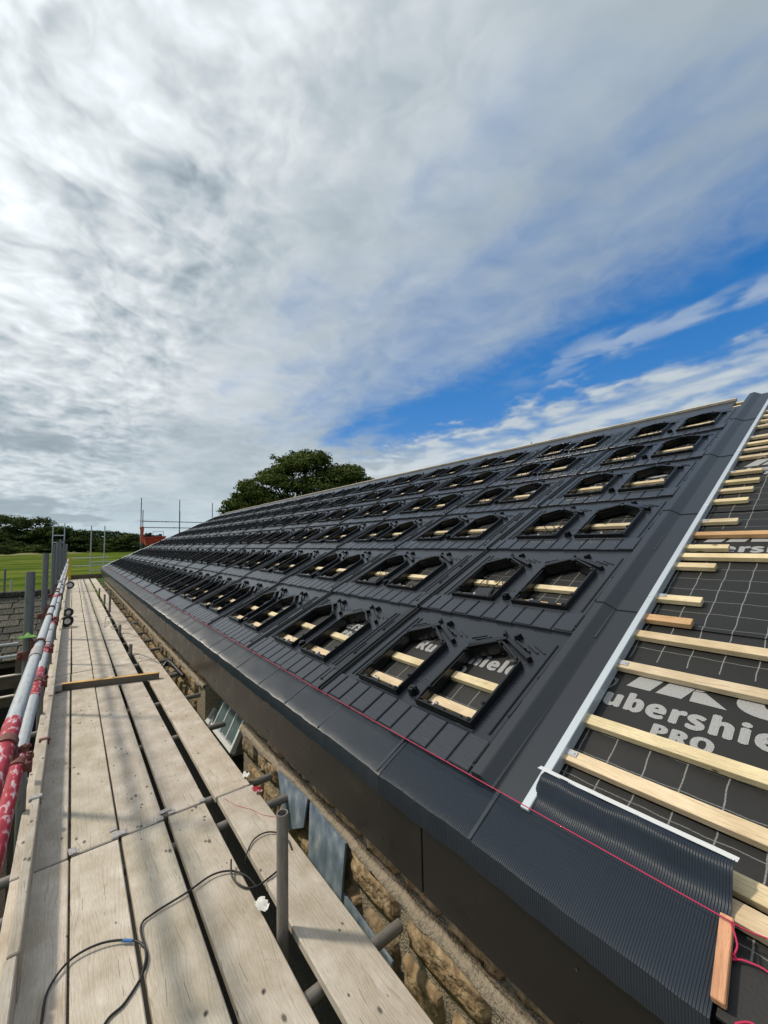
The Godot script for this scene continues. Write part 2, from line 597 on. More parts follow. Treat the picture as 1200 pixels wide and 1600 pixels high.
	gr.detail_albedo = noise_tex(0.05, 4, 153, [[0.0, g.call(0.72)], [1.0, g.call(1.0)]])
	gr.uv1_scale = Vector3(0.009, 0.022, 1)
	gr.uv2_scale = Vector3(0.2, 0.2, 1)
	M.grass = gr
	var ea := mat(lin(0.035, 0.028, 0.02), 1.0)  # dark colour stands in for the shade under the walkway
	M.shade_ground = bumps(tri(ea, Vector3(1, 1, 1), true), stone_bump, 3.0)
	M.rough = mat(lin(0.20, 0.18, 0.07), 0.95)
	for k in 4:
		var m := mat([lin(0.050, 0.078, 0.024), lin(0.030, 0.052, 0.020), lin(0.060, 0.078, 0.026), lin(0.095, 0.122, 0.036)][k], 0.75)
		m.vertex_color_use_as_albedo = true
		m.metallic_specular = 0.12
		m.backlight_enabled = true
		m.backlight = lin(0.05, 0.07, 0.01)
		M["leaf%d" % k] = m
	M.bark = bumps(tri(mat(lin(0.07, 0.055, 0.04), 0.95), Vector3(2, 0.6, 2)), stone_bump, 3.0)

# ---------------------------------------------------------------- land
func land_y(x: float, z: float) -> float:
	var d := Vector2(x, z).length()
	return GROUND_Y + 2.35 * smoothstep(35.0, 215.0, d) + 2.0 * smoothstep(230.0, 500.0, d) + 0.25 * sin(x * 0.03) * sin(z * 0.024) * smoothstep(30.0, 80.0, d)

func make_land() -> void:
	var m := MB.new()
	m.grid(90, 90, func(u, v):
		var x: float = (u - 0.5)
		var z: float = (v - 0.5)
		x = signf(x) * pow(absf(x) * 2.0, 2.2) * 900.0
		z = signf(z) * pow(absf(z) * 2.0, 2.2) * 900.0
		return Vector3(x, land_y(x, z), z), Vector3.UP)
	var o := put(self, "field", m.mesh(), M.grass)
	tag(o, "wide mown green field running back to the trees", "", "", "structure")
	var et := MB.new()  # ground patch added to darken the gaps between the boards
	et.grid(24, 60, func(u, v):
		var x: float = lerpf(-3.4, 1.5, u)
		var z: float = lerpf(5.0, -30.0, v)
		return Vector3(x, GROUND_Y + 0.10 + 0.05 * sin(x * 7.0 + z * 3.0) * sin(z * 5.0), z), Vector3.UP)
	tag(put(self, "added_dark_ground", et.mesh(), M.shade_ground), "added dark ground under the scaffold, coloured to stand for shade", "", "", "structure")
	var b := MB.new()
	for e in [[-27.0, -205.0, 11.0, 3.4, 0.9], [-14.0, -208.0, 7.0, 3.0, 0.7], [-2.0, -206.0, 8.0, 3.0, 0.5]]:
		var cx: float = e[0]
		var cz: float = e[1]
		b.grid(20, 12, func(u, v):
			var x: float = cx + (u - 0.5) * 2.0 * e[2]
			var z: float = cz + (v - 0.5) * 2.0 * e[3]
			var r := Vector2((u - 0.5) * 2.0, (v - 0.5) * 2.0).length()
			return Vector3(x, land_y(x, z) - 0.05 + e[4] * (1.0 - smoothstep(0.1, 1.0, r)), z), Vector3.UP)
	var rgh := put(self, "rough_grass", b.mesh(), M.rough)
	tag(rgh, "low mounds of pale rough grass at the foot of the trees", "grass", "", "stuff")

# ---------------------------------------------------------------- barn
const BATTEN_S := [0.185, 0.25, 0.398, 0.579, 0.918, 1.144, 1.281, 1.465, 1.803, 1.917, 2.024, 2.196, 2.383, 2.714, 2.907, 3.077, 3.277, 3.623, 3.814, 3.991, 4.18, 4.52, 4.71, 4.90, 5.08, 5.42, 5.61, 5.80]
const STUBS := [1.281, 1.465, 1.803, 2.024, 2.383, 2.714, 2.907, 3.077, 3.277, 3.623, 3.991, 4.71, 5.42]
const OPEN_Z0 := -4.9
const OPEN_Z1 := -3.62
var barn: Node3D

func make_barn() -> void:
	barn = thing("barn", "long stone barn with black solar mounting trays over half its battened roof", "barn")
	# core of the wall, with an opening for the sloping window
	var wl := MB.new()
	wl.box(Vector3(1.62, -0.40, (0.9 + OPEN_Z1) * 0.5), Vector3(0.8, 0.88, 0.9 - OPEN_Z1))
	wl.box(Vector3(1.62, -0.40, (OPEN_Z0 - ROOF_LEN) * 0.5), Vector3(0.8, 0.88, ROOF_LEN + OPEN_Z0))
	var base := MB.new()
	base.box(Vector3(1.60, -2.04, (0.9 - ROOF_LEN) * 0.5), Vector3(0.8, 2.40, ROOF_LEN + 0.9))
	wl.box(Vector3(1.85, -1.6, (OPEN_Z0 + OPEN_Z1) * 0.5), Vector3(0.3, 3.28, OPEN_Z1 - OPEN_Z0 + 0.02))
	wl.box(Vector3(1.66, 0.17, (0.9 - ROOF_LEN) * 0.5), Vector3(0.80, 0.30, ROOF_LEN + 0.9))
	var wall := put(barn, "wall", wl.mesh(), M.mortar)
	put(wall, "shade_dark_base", base.mesh(), M.shade_dark)  # foot of the wall, darkened by colour to stand for shade
	var vars := []
	for k in 9:
		vars.append(stone_mesh(k))
	var far := MB.new()
	for course in [[-0.075, 0.20, 1.19], [-0.30, 0.23, 1.19], [-0.53, 0.21, 1.192], [-0.75, 0.22, 1.19], [0.09, 0.11, 1.232], [0.22, 0.14, 1.228]]:
		var z := 0.85
		while z > -ROOF_LEN + 0.3:
			var ln := rng.randf_range(0.24, 0.56) * (0.8 if course[1] < 0.15 else 1.0)
			var zc := z - ln * 0.5
			var deep: float = course[2] + rng.randf_range(-0.012, 0.012)
			if course[2] > 1.25 or zc > OPEN_Z1 + ln * 0.5 or zc < OPEN_Z0 - ln * 0.5:
				if zc > -12.5 and course[0] > -0.9:
					var o := put(wall, "stone", vars[rng.randi() % 9], M["stone%d" % (rng.randi() % 3 if zc < -2.6 else [0, 2, 2][rng.randi() % 3])])
					o.transform = Transform3D(Basis.from_scale(Vector3(1, course[1] - 0.014, ln - 0.016)), Vector3(deep, course[0], zc))
				elif course[0] > -0.6:
					far.box(Vector3(deep + 0.03, course[0], zc), Vector3(0.06, course[1] - 0.016, ln - 0.018), 0.008)
			z -= ln
	tag(put(barn, "far_stonework", far.mesh(), M.stone1), "", "", "", "stuff")
	# the ragged bed of mortar on the ledge under the eave
	var fl := MB.new()
	var jag := noise(2.3, 4, 201)
	for seg in [[0.9, OPEN_Z1], [OPEN_Z0, -ROOF_LEN + 0.2]]:
		var n := int((seg[0] - seg[1]) * 9.0)
		fl.grid(n, 5, func(u, v):
			var z: float = lerpf(seg[0], seg[1], u)
			var edge := 1.185 + 0.022 * jag.get_noise_2d(z * 1.6, 0.0)
			var prof := [Vector2(0.004, -0.005), Vector2(-0.002, 0.012), Vector2(0.006, 0.032), Vector2(0.018, 0.041), Vector2(0.035, 0.040), Vector2(0.05, 0.02)]
			var k := int(round(v * 5.0))
			return Vector3(edge + prof[k].x + 0.010 * jag.get_noise_2d(z * 5.0, k * 3.0), prof[k].y + 0.016 * jag.get_noise_2d(z * 3.0, 40.0 + k), z), Vector3(-0.5, 0.8, 0))
	put(wall, "mortar_ledge", fl.mesh(), M.mortar)
	# gables, far slope and the inside deck, closing the roof
	var run := RIDGE_S * UP_SLOPE.x
	var rise := RIDGE_S * UP_SLOPE.y
	var gb := MB.new()
	for z in [-ROOF_LEN + 0.12, 6.0]:
		var y0 := EAVE.y - 0.10
		gb.face([Vector3(1.3, GROUND_Y, z), Vector3(1.3, y0, z), Vector3(EAVE.x + run, y0 + rise, z), Vector3(EAVE.x + 2 * run - 0.2, y0, z), Vector3(EAVE.x + 2 * run - 0.2, GROUND_Y, z)], Vector3(0, 0, signf(z)))
	gb.face([Vector3(EAVE.x + 2 * run - 0.2, GROUND_Y, 6), Vector3(EAVE.x + 2 * run - 0.2, EAVE.y, 6), Vector3(EAVE.x + 2 * run - 0.2, EAVE.y, -ROOF_LEN), Vector3(EAVE.x + 2 * run - 0.2, GROUND_Y, -ROOF_LEN)], Vector3.RIGHT)
	put(barn, "gable_wall", gb.mesh(), M.stone1)
	var fs := MB.new()
	var far_d := Vector3(UP_SLOPE.x, -UP_SLOPE.y, 0)
	var top := rp(RIDGE_S, 0, -0.02)
	fs.box(top + far_d * (RIDGE_S * 0.5) + Vector3(0, -0.05, -(ROOF_LEN - 6.0) * 0.5), Vector3(RIDGE_S, 0.08, ROOF_LEN + 6.0), 0.0, Basis(far_d, Vector3(UP_SLOPE.y, UP_SLOPE.x, 0), Vector3(0, 0, 1)))
	put(barn, "far_slope", fs.mesh(), M.slate)
	var dk := MB.new()
	dk.box(Vector3((6.0 - ROOF_LEN) * -0.5 + 0.05, -0.075, RIDGE_S * 0.5), Vector3(ROOF_LEN + 5.9, 0.03, RIDGE_S - 0.02))
	put(barn, "roof_deck", dk.mesh(), M.dark, rt(0, 0))
	# fascia boards with fixings, soffit
	var z1 := 4.0
	var first := true
	for zb in [-1.17, -6.33, -11.6, -16.8, -ROOF_LEN]:
		var f := MB.new()
		f.box(Vector3(1.061, 0.447, (z1 + zb) * 0.5), Vector3(0.022, 0.276, z1 - zb - 0.006), 0.002)
		var fb := put(barn, "fascia_board", f.mesh(), M.fascia)
		var sc := MB.new()
		var zz: float = z1 - 0.25
		while zz > zb:
			for yy in [0.37, 0.50]:
				sc.tube(Vector3(1.0505, yy, zz), Vector3(1.0475, yy, zz), 0.0045, 8)
			zz -= 0.62
		put(fb, "fixing", sc.mesh(), M.screw)
		z1 = zb
	var sf := MB.new()
	sf.box(Vector3(1.18, 0.325, (4.0 - ROOF_LEN) * 0.5), Vector3(0.21, 0.012, ROOF_LEN + 4.0))
	sf.box(Vector3(1.075, 0.60, (4.0 - ROOF_LEN) * 0.5), Vector3(0.045, 0.03, ROOF_LEN + 4.0))
	put(barn, "soffit", sf.mesh(), M.fascia)
	make_eave_flashing()
	make_underlay()
	# battens
	for s in BATTEN_S:
		var r0 := -2.6
		if s in STUBS: r0 = 0.62 + rng.randf_range(-0.012, 0.012)
		var cuts := [r0, 4.87 + rng.randf_range(-0.3, 0.3), 9.7 + rng.randf_range(-0.3, 0.3), 14.5, 19.3, ROOF_LEN - 0.15]
		for k in cuts.size() - 1:
			var b := MB.new()
			b.along_x = true
			b.uvo = Vector2(rng.randf() * 2.0, rng.randf() * 3.0)
			var bt := rng.randf_range(0.74, 1.0)
			b.col = Color(bt, bt * rng.randf_range(0.93, 1.0), bt * rng.randf_range(0.82, 1.05))
			var ln: float = cuts[k + 1] - cuts[k] - 0.003
			b.box(Vector3(ln * 0.5, -0.0185, 0.024), Vector3(ln, 0.025, 0.048), 0.0015)
			var mm: Material = M.fresh
			if k == 0 and s in [1.281, 2.196]: mm = M.stub
			put(barn, "batten", b.mesh(), mm, rt(s, cuts[k]))
	make_verge()
	# ridge batten, dark seal under it and the strip of flat sheet below
	var rb := MB.new()
	rb.along_x = true
	rb.box(Vector3(ROOF_LEN * 0.5 + 0.35, 0.018, -0.018), Vector3(ROOF_LEN - 1.3, 0.03, 0.036), 0.002)
	put(barn, "ridge_batten", rb.mesh(), M.board, rt(RIDGE_S, 0.15, 0.0))
	var rs := MB.new()
	rs.box(Vector3(ROOF_LEN * 0.5 + 0.35, -0.002, -0.19), Vector3(ROOF_LEN - 1.3, 0.008, 0.42))
	put(barn, "ridge_sheet", rs.mesh(), M.tray_tile, rt(RIDGE_S, 0.15, 0.0))
	# pointed mortar along the far verge
	var fv := MB.new()
	var s0 := 0.05
	while s0 < RIDGE_S - 0.1:
		var ln := rng.randf_range(0.18, 0.45)
		fv.box(Vector3(0, 0.015 + rng.randf_range(-0.01, 0.012), s0 + ln * 0.5), Vector3(0.10 + rng.randf_range(-0.02, 0.03), 0.05, ln - 0.02), 0.01)
		s0 += ln
	tag(put(barn, "verge_stone", fv.mesh(), M.white_paint, rt(0, ROOF_LEN - 0.03)), "pale broken mortar along the far verge", "")
	# the sloping window in the wall recess
	var b0 := Vector3(1.25, -0.36, -4.88)
	var along := Vector3(0, 0, 1)
	var up := Vector3(0.15, 0.22, -0.07).normalized()
	var nn := along.cross(up).normalized()
	if nn.x > 0: nn = -nn
	var bs := Basis(along, nn, up)
	var win := MB.new()
	for e in [[0.0, 0.035, 0.05, 0.44], [0.40, 0.018, 0.03, 0.44], [0.61, 0.018, 0.03, 0.44], [0.84, 0.035, 0.05, 0.44]]:
		win.box(b0 + bs * Vector3(e[0], 0.0, 0.22), Vector3(e[1], e[2], e[3]), 0.003, bs)
	win.box(b0 + bs * Vector3(0.42, 0.003, 0.01), Vector3(0.90, 0.056, 0.045), 0.003, bs)
	win.box(b0 + bs * Vector3(0.19, 0.0, 0.22), Vector3(0.018, 0.03, 0.44), 0.003, bs)
	var wf := put(barn, "window", win.mesh(), M.white_paint)
	for e in [[0.105, 0.15], [0.30, 0.18], [0.505, 0.19], [0.725, 0.20]]:
		var pn := MB.new()
		pn.box(b0 + bs * Vector3(e[0], -0.002, 0.23), Vector3(e[1], 0.006, 0.40), 0.0, bs)
		put(wf, "pane", pn.mesh(), M.glass)

func stone_mesh(k: int) -> ArrayMesh:                       # a rough block, 1 x 1 in y and z, face towards -x, 0.06 deep
	var n := noise(1.0, 4, 300 + k)
	var m := MB.new()
	var f := func(u, v):
		var e := minf(minf(u, 1.0 - u), minf(v, 1.0 - v))
		var round_ := 0.022 * pow(1.0 - clampf(e / 0.12, 0.0, 1.0), 2.0)
		var x := round_ + 0.015 * n.get_noise_2d(u * 2.6, v * 2.1) + 0.012 * n.get_noise_2d(u * 7.0 + 9.0, v * 5.0)
		if e <= 0.0: x = 0.07
		return Vector3(x, (v - 0.5) * (1.0 + 0.04 * n.get_noise_2d(u * 2.0, 9.0)), (u - 0.5) * (1.0 + 0.03 * n.get_noise_2d(v * 2.0, 19.0)))
	m.grid(10, 7, f, Vector3(-1, 0, 0))
	return m.mesh()

func make_eave_flashing() -> void:
	# ribbed flexible strip: a drooping lip over the fascia, then up the slope, lifting into a curl where it is still uncovered
	var wave := noise(0.9, 3, 401)
	for part in [[0.306, 1.4, 0.0060, 6], [1.4, 3.4, 0.0070, 4], [3.4, 7.3, 0.0085, 4], [7.3, 12.2, 0.012, 4], [12.2, 17.2, 0.02, 4], [17.2, ROOF_LEN, 0.03, 4]]:
		var m := MB.new()
		var w0: float = part[0]
		var w1: float = part[1] - 0.004
		var ribs := int((w1 - w0) / part[2])
		var prof := [[-0.020, 0.0], [-0.006, 0.0022], [0.02, 0.003], [0.07, 0.0035], [0.12, 0.003], [0.165, 0.0035], [0.20, 0.006], [0.225, 0.022], [0.246, 0.046], [0.268, 0.056], [0.288, 0.044]]
		var deep: float = 0.0010 if part[2] < 0.01 else part[2] * 0.09
		var edge := func(w: float) -> float: return 0.006 * wave.get_noise_2d(w * 2.1, 3.0) + 0.003 * wave.get_noise_2d(w * 7.0, 13.0)
		m.grid(ribs * part[3], prof.size() - 1, func(u, v):
			var w: float = lerpf(w0, w1, u)
			var k := int(round(v * (prof.size() - 1)))
			var p: Array = prof[k]
			var rib := deep * sin(u * ribs * TAU)
			var open := 1.0 - smoothstep(0.80, 0.84, w)          # only where no tray holds it down
			var o: float = p[1] * (1.0 if k < 6 else open) + (0.0 if k < 6 else -0.003 * (1.0 - open))
			var lift: float = 0.004 * wave.get_noise_2d(w * 2.2, p[0] * 6.0) + (0.007 * wave.get_noise_2d(w * 6.0, p[0] * 20.0) if k > 6 else 0.0) * open
			if k == 0: return rp(p[0] + edge.call(w), w, rib)
			return rp(p[0] + (edge.call(w) if k == 1 else 0.0), w, o + rib + lift * (0.3 if k < 3 else 1.0)), Vector3(-0.45, 0.9, 0))
		m.grid(ribs * part[3], 3, func(u, v):
			var w: float = lerpf(w0, w1, u)
			var k := int(round(v * 3.0))
			var rib := deep * sin(u * ribs * TAU)
			var drop: float = -0.068 + 0.010 * wave.get_noise_2d(w * 1.6, 7.0) + 0.004 * wave.get_noise_2d(w * 9.0, 27.0)
			var t := k / 3.0
			return rp(-0.020 + edge.call(w), w, rib * (1.0 - t)) + Vector3(-0.006 * t - rib * t + 0.004 * t * wave.get_noise_2d(w * 3.0, 37.0), drop * t, 0), Vector3(-1, 0.1, 0))
		put(barn, "eave_flashing", m.mesh(), M.flash)
	# narrow laps across the strip
	var lw := 0.92
	while lw < 14.0:
		var lm := MB.new()
		var x1 := 0.005 * wave.get_noise_2d(lw, 55.0)
		lm.face([rp(-0.017, lw, 0.0048), rp(-0.017, lw + 0.012, 0.0052), rp(0.170, lw + 0.012 + x1, 0.0088), rp(0.170, lw + x1, 0.0066)], ROOF_N)
		lm.face([rp(-0.017, lw, 0.0048), rp(0.170, lw + x1, 0.0066), rp(0.170, lw + x1, 0.001), rp(-0.017, lw, 0.001)], Vector3(0, 0, 1))
		put(barn, "strip_lap", lm.mesh(), M.flash)
		lw += rng.randf_range(0.28, 0.52)
	var ws := MB.new()
	ws.grid(40, 2, func(u, v):
		var w: float = lerpf(0.302, 0.828, u)
		return rp(0.284 + 0.021 * v + 0.004 * wave.get_noise_2d(w * 2.5, 24.0), w, 0.049 - 0.012 * v + 0.003 * wave.get_noise_2d(w * 3.0, 5.0)), Vector3(-0.45, 0.9, 0))
	put(barn, "white_backing_strip", ws.mesh(), M.white_strip)
	var lp := MB.new()
	lp.box(Vector3(0, -0.006, 0.04), Vector3(3.2, 0.010, 0.13))
	put(barn, "eave_board", lp.mesh(), M.membrane_plain, rt(0.02, -1.3, -0.004))

func make_underlay() -> void:
	var wr := noise(1.6, 4, 503)
	var sheets := [[-0.02, 1.30], [1.285, 2.61], [2.595, 3.92], [3.905, 5.23], [5.215, RIDGE_S - 0.02]]
	for k in sheets.size():
		var s0: float = sheets[k][0]
		var s1: float = sheets[k][1]
		var t0: float = 0.62 + 1.31 * k
		var t1: float = 1.03 + 1.31 * k
		var shape := func(w: float, s: float) -> Vector3:
			var d := 0.0040 * wr.get_noise_2d(w * 1.2, s * 2.4) + 0.0012 * wr.get_noise_2d(w * 5.0, s * 7.0)
			var fl := smoothstep(t0 - 0.02, t0 + 0.03, s) * (1.0 - smoothstep(t1 - 0.03, t1 + 0.02, s))
			var o := -0.0385 + d * (1.0 - 0.9 * fl)
			if k > 0: o += 0.006 * (1.0 - smoothstep(0.0, 0.05, s - s0)) * (1.0 + 1.2 * wr.get_noise_2d(w * 0.8, 77.0))
			return rp(s, w, minf(o, -0.0322))
		var root := MeshInstance3D.new()
		var first := true
		for band in [[s0, minf(t0, s1), false], [t0, minf(t1, s1), true], [t1, s1, false]]:
			if band[1] - band[0] < 0.02: continue
			for part in [[-2.6, 3.6, 0.045], [3.6, ROOF_LEN - 0.2, 0.4]]:
				var m := MB.new()
				var nu := int((part[1] - part[0]) / part[2])
				var nv := maxi(2, int((band[1] - band[0]) / (0.045 if part[2] < 0.1 else 0.3)))
				m.grid(nu, nv, func(u, v): return shape.call(lerpf(part[0], part[1], u), lerpf(band[0], band[1], v)), ROOF_N)
				var mesh := grid_uv(m.mesh())
				if first:
					root.name = "underlay_sheet"
					root.mesh = mesh
					root.material_override = M.membrane_plain if band[2] else M.membrane
					barn.add_child(root, true)
					first = false
				else:
					put(root, "printed_band" if band[2] else "gridded_band", mesh, M.membrane_plain if band[2] else M.membrane)
		if k < 4: make_print(root, 1.31 * k, 8 if k == 0 else 5)

func grid_uv(a: ArrayMesh) -> ArrayMesh:                    # texture laid by distance along and up the roof
	var s := a.surface_get_arrays(0)
	var v: PackedVector3Array = s[Mesh.ARRAY_VERTEX]
	var uv: PackedVector2Array = s[Mesh.ARRAY_TEX_UV]
	for i in v.size():
		var d := v[i] - EAVE
		uv[i] = Vector2(-d.z - 0.006, d.dot(UP_SLOPE))
	s[Mesh.ARRAY_TEX_UV] = uv
	var out := ArrayMesh.new()
	out.add_surface_from_arrays(Mesh.PRIMITIVE_TRIANGLES, s)
	return out

func text_mesh(t: String, size: float, space := 0.0) -> TextMesh:
	var tm := TextMesh.new()
	tm.text = t
	var f := SystemFont.new()
	f.font_names = PackedStringArray(["Droid Sans"])
	f.font_weight = 700
	var fv := FontVariation.new()
	fv.base_font = f
	fv.variation_embolden = 0.0
	fv.spacing_glyph = int(space)
	tm.font = fv
	tm.font_size = 64
	tm.pixel_size = size / 64.0
	tm.depth = 0.0005
	tm.horizontal_alignment = HORIZONTAL_ALIGNMENT_LEFT
	tm.vertical_alignment = VERTICAL_ALIGNMENT_BOTTOM
	return tm

var print_meshes := {}

func heavy(t: TextMesh, by: float) -> ArrayMesh:            # the same letters, thickened sideways and upwards
	var st := SurfaceTool.new()
	var k := 0
	for d in [Vector2(0, 0), Vector2(by, 0), Vector2(-by, 0), Vector2(0, by * 0.7), Vector2(0, -by * 0.7)]:
		st.append_from(t, 0, Transform3D(Basis(), Vector3(d.x, d.y, 0.00012 * k)))
		k += 1
	return st.commit()

func make_print(sheet: Node, ds: float, repeats: int) -> void:
	if print_meshes.is_empty():
		print_meshes.a = heavy(text_mesh("Rubershield", 0.116, 3), 0.0042)
		print_meshes.b = heavy(text_mesh("PRO", 0.080, 3), 0.0034)
		print_meshes.logo = logo_mesh()
		print_meshes.badge = badge_mesh()
	var bs := Basis(Vector3(0, 0, 1), UP_SLOPE, ROOF_N)
	for r in repeats:
		var w: float = 0.887 + 1.05 * (r - 1)
		var o := -0.0372
		var wa: float = print_meshes.a.get_aabb().size.x
		var ya: float = print_meshes.a.get_aabb().position.y
		put(sheet, "lettering", print_meshes.a, M.print, Transform3D(bs * Basis.from_scale(Vector3(0.715 / wa, 1, 1)), rp(0.722 + ds - ya, w, o)))
		var wb: float = print_meshes.b.get_aabb().size.x
		put(sheet, "lettering", print_meshes.b, M.print, Transform3D(bs * Basis.from_scale(Vector3(0.18 / wb, 1, 1)), rp(0.640 + ds - print_meshes.b.get_aabb().position.y, w - 0.272, o)))
		put(sheet, "logo", print_meshes.logo, M.print, Transform3D(bs, rp(0.853 + ds, w - 0.135, o)))
		put(sheet, "badge", print_meshes.badge, M.print, Transform3D(bs, rp(0.845 + ds, w - 0.066, o)))

func logo_mesh() -> ArrayMesh:                              # the big slanted initials
	var m := MB.new()
	var up := Vector3(0, 0, 1)
	var sk := func(x: float, y: float): return Vector3(x + 0.45 * y, y, 0)
	var h := 0.145
	m.face([sk.call(0, 0), sk.call(0.085, 0), sk.call(0.085, h), sk.call(0, h)], up)
	m.face([sk.call(0.105, 0), sk.call(0.19, 0), sk.call(0.19, h), sk.call(0.105, h)], up)
	m.face([sk.call(0.193, 0.058), sk.call(0.215, 0.06), sk.call(0.31, h), sk.call(0.205, h)], up)
	m.face([sk.call(0.193, 0.055), sk.call(0.228, 0.058), sk.call(0.325, 0), sk.call(0.215, 0)], up)
	var c := Vector2(0.43, h * 0.5)
	for i in 32:
		var a := TAU * i / 32
		var b := TAU * (i + 1) / 32
		var q := []
		for e in [[a, 1.0], [b, 1.0], [b, 0.46], [a, 0.46]]:
			q.append(sk.call(c.x + cos(e[0]) * (0.115 if e[1] == 1.0 else 0.045), c.y + sin(e[0]) * (h * 0.5 if e[1] == 1.0 else 0.030)))
		m.face(q, up)
	return m.mesh()

func badge_mesh() -> ArrayMesh:
	var m := MB.new()
	var pts := [Vector2(-0.032, 0.030), Vector2(-0.018, 0.034), Vector2(0, 0.044), Vector2(0.018, 0.034), Vector2(0.032, 0.030), Vector2(0.030, 0.0), Vector2(0.018, -0.025), Vector2(0, -0.042), Vector2(-0.018, -0.025), Vector2(-0.030, 0.0)]
	for ringk in [[1.0, 0.90], [0.80, 0.74]]:
		for i in pts.size():
			var a: Vector2 = pts[i]
			var b: Vector2 = pts[(i + 1) % pts.size()]
			m.face([Vector3(a.x, a.y, 0) * ringk[0], Vector3(b.x, b.y, 0) * ringk[0], Vector3(b.x, b.y, 0) * ringk[1], Vector3(a.x, a.y, 0) * ringk[1]], Vector3(0, 0, 1))
	return m.mesh()

func make_verge() -> void:
	var cuts := [0.165, 1.314, 2.505, 3.704, 4.826, RIDGE_S + 0.03]
	for k in cuts.size() - 1:
		var m := MB.new()
		var prof := [[1.042, 0.010], [1.036, 0.040], [0.996, 0.043], [0.989, 0.040], [0.944, 0.007], [0.936, 0.003], [0.836, 0.003]]
		for i in prof.size() - 1:
			var a: Array = prof[i]
			var b: Array = prof[i + 1]
			var lo := 0.004 if k > 0 else 0.0
			m.face([rp(cuts[k], a[0], a[1] + lo), rp(cuts[k], b[0], b[1] + lo), rp(cuts[k + 1] + 0.02, b[0], b[1] - 0.001), rp(cuts[k + 1] + 0.02, a[0], a[1] - 0.001)], ROOF_N)
			m.face([rp(cuts[k], a[0], a[1] + lo), rp(cuts[k], b[0], b[1] + lo), rp(cuts[k], b[0], -0.004), rp(cuts[k], a[0], -0.004)], -UP_SLOPE)
		put(barn, "verge_flashing", m.mesh(), M.verge)
	var tc := [0.155, 1.45, 2.62, 3.80, 4.95, RIDGE_S + 0.02]
	for k in tc.size() - 1:
		var m := MB.new()
		var ln: float = tc[k + 1] - tc[k]
		m.box(Vector3(0, 0, ln * 0.5), Vector3(0.030, 0.016, ln - 0.003), 0.002)
		m.box(Vector3(-0.012, -0.02, ln * 0.5), Vector3(0.004, 0.034, ln - 0.004))
		put(barn, "verge_trim", m.mesh(), M.trim, rt(tc[k], 0.820, 0.006 + 0.0005 * (k % 2)))
	for s in [0.43, 0.945, 1.50, 2.41, 3.30, 4.2]:
		var m := MB.new()
		m.box(Vector3(-0.022, 0.0, 0), Vector3(0.045, 0.002, 0.022), 0.0006)
		m.tube(Vector3(-0.034, 0.001, 0), Vector3(-0.034, 0.004, 0), 0.004, 8)
		put(barn, "trim_clip", m.mesh(), M.ally, rt(s, 0.812, 0.0 - 0.0035))

# ---------------------------------------------------------------- trays
func tb(z: float) -> float:
	return 0.013 * (1.0 - z / 0.9)

func slab(m: MB, x0: float, x1: float, z0: float, z1: float, h: float, low := -0.004) -> void:
	var c := minf(0.0035, h * 0.45)
	var a := [Vector3(x0 + c, tb(z0) + h, z0 + c), Vector3(x1 - c, tb(z0) + h, z0 + c), Vector3(x1 - c, tb(z1) + h, z1 - c), Vector3(x0 + c, tb(z1) + h, z1 - c)]
	var b := [Vector3(x0, tb(z0) + h - c, z0), Vector3(x1, tb(z0) + h - c, z0), Vector3(x1, tb(z1) + h - c, z1), Vector3(x0, tb(z1) + h - c, z1)]
	var d := [Vector3(x0, tb(z0) + low, z0), Vector3(x1, tb(z0) + low, z0), Vector3(x1, tb(z1) + low, z1), Vector3(x0, tb(z1) + low, z1)]
	m.face(a, Vector3.UP)
	var hints := [Vector3(0, 0.1, -1), Vector3(1, 0.1, 0), Vector3(0, 0.1, 1), Vector3(-1, 0.1, 0)]
	for i in 4:
		var j := (i + 1) % 4
		m.face([a[i], a[j], b[j], b[i]], hints[i] + Vector3(0, 0.8, 0))
		m.face([b[i], b[j], d[j], d[i]], hints[i])

func bar(m: MB, p: Vector2, q: Vector2, wd: float, h: float) -> void:
	var t := (q - p).normalized()
	var n := Vector2(-t.y, t.x) * wd * 0.5
	var lo := -0.003
	var top := []
	var bot := []
	for e in [p - n, p + n, q + n, q - n]:
		var e2: Vector2 = e
		var mid := (p + q) * 0.5
		var ins: Vector2 = e2 + (mid - e2).normalized() * 0.006
		top.append(Vector3(ins.x, tb(ins.y) + h, ins.y))
		bot.append(Vector3(e2.x, tb(e2.y) + lo, e2.y))
	m.face(top, Vector3.UP)
	var c3 := Vector3((p.x + q.x) * 0.5, 0, (p.y + q.y) * 0.5)
	for i in 4:
		var j := (i + 1) % 4
		m.face([top[i], top[j], bot[j], bot[i]], ((bot[i] + bot[j]) * 0.5 - c3) * Vector3(1, 0, 1))

const OA := 0.400      # centres of the two openings across the tray
const OB := 0.893
const OZ := 0.178      # foot of the openings
const HALF := 0.175
const SHO := 0.425     # height of the shoulders and of the apex over the foot
const APX := 0.535

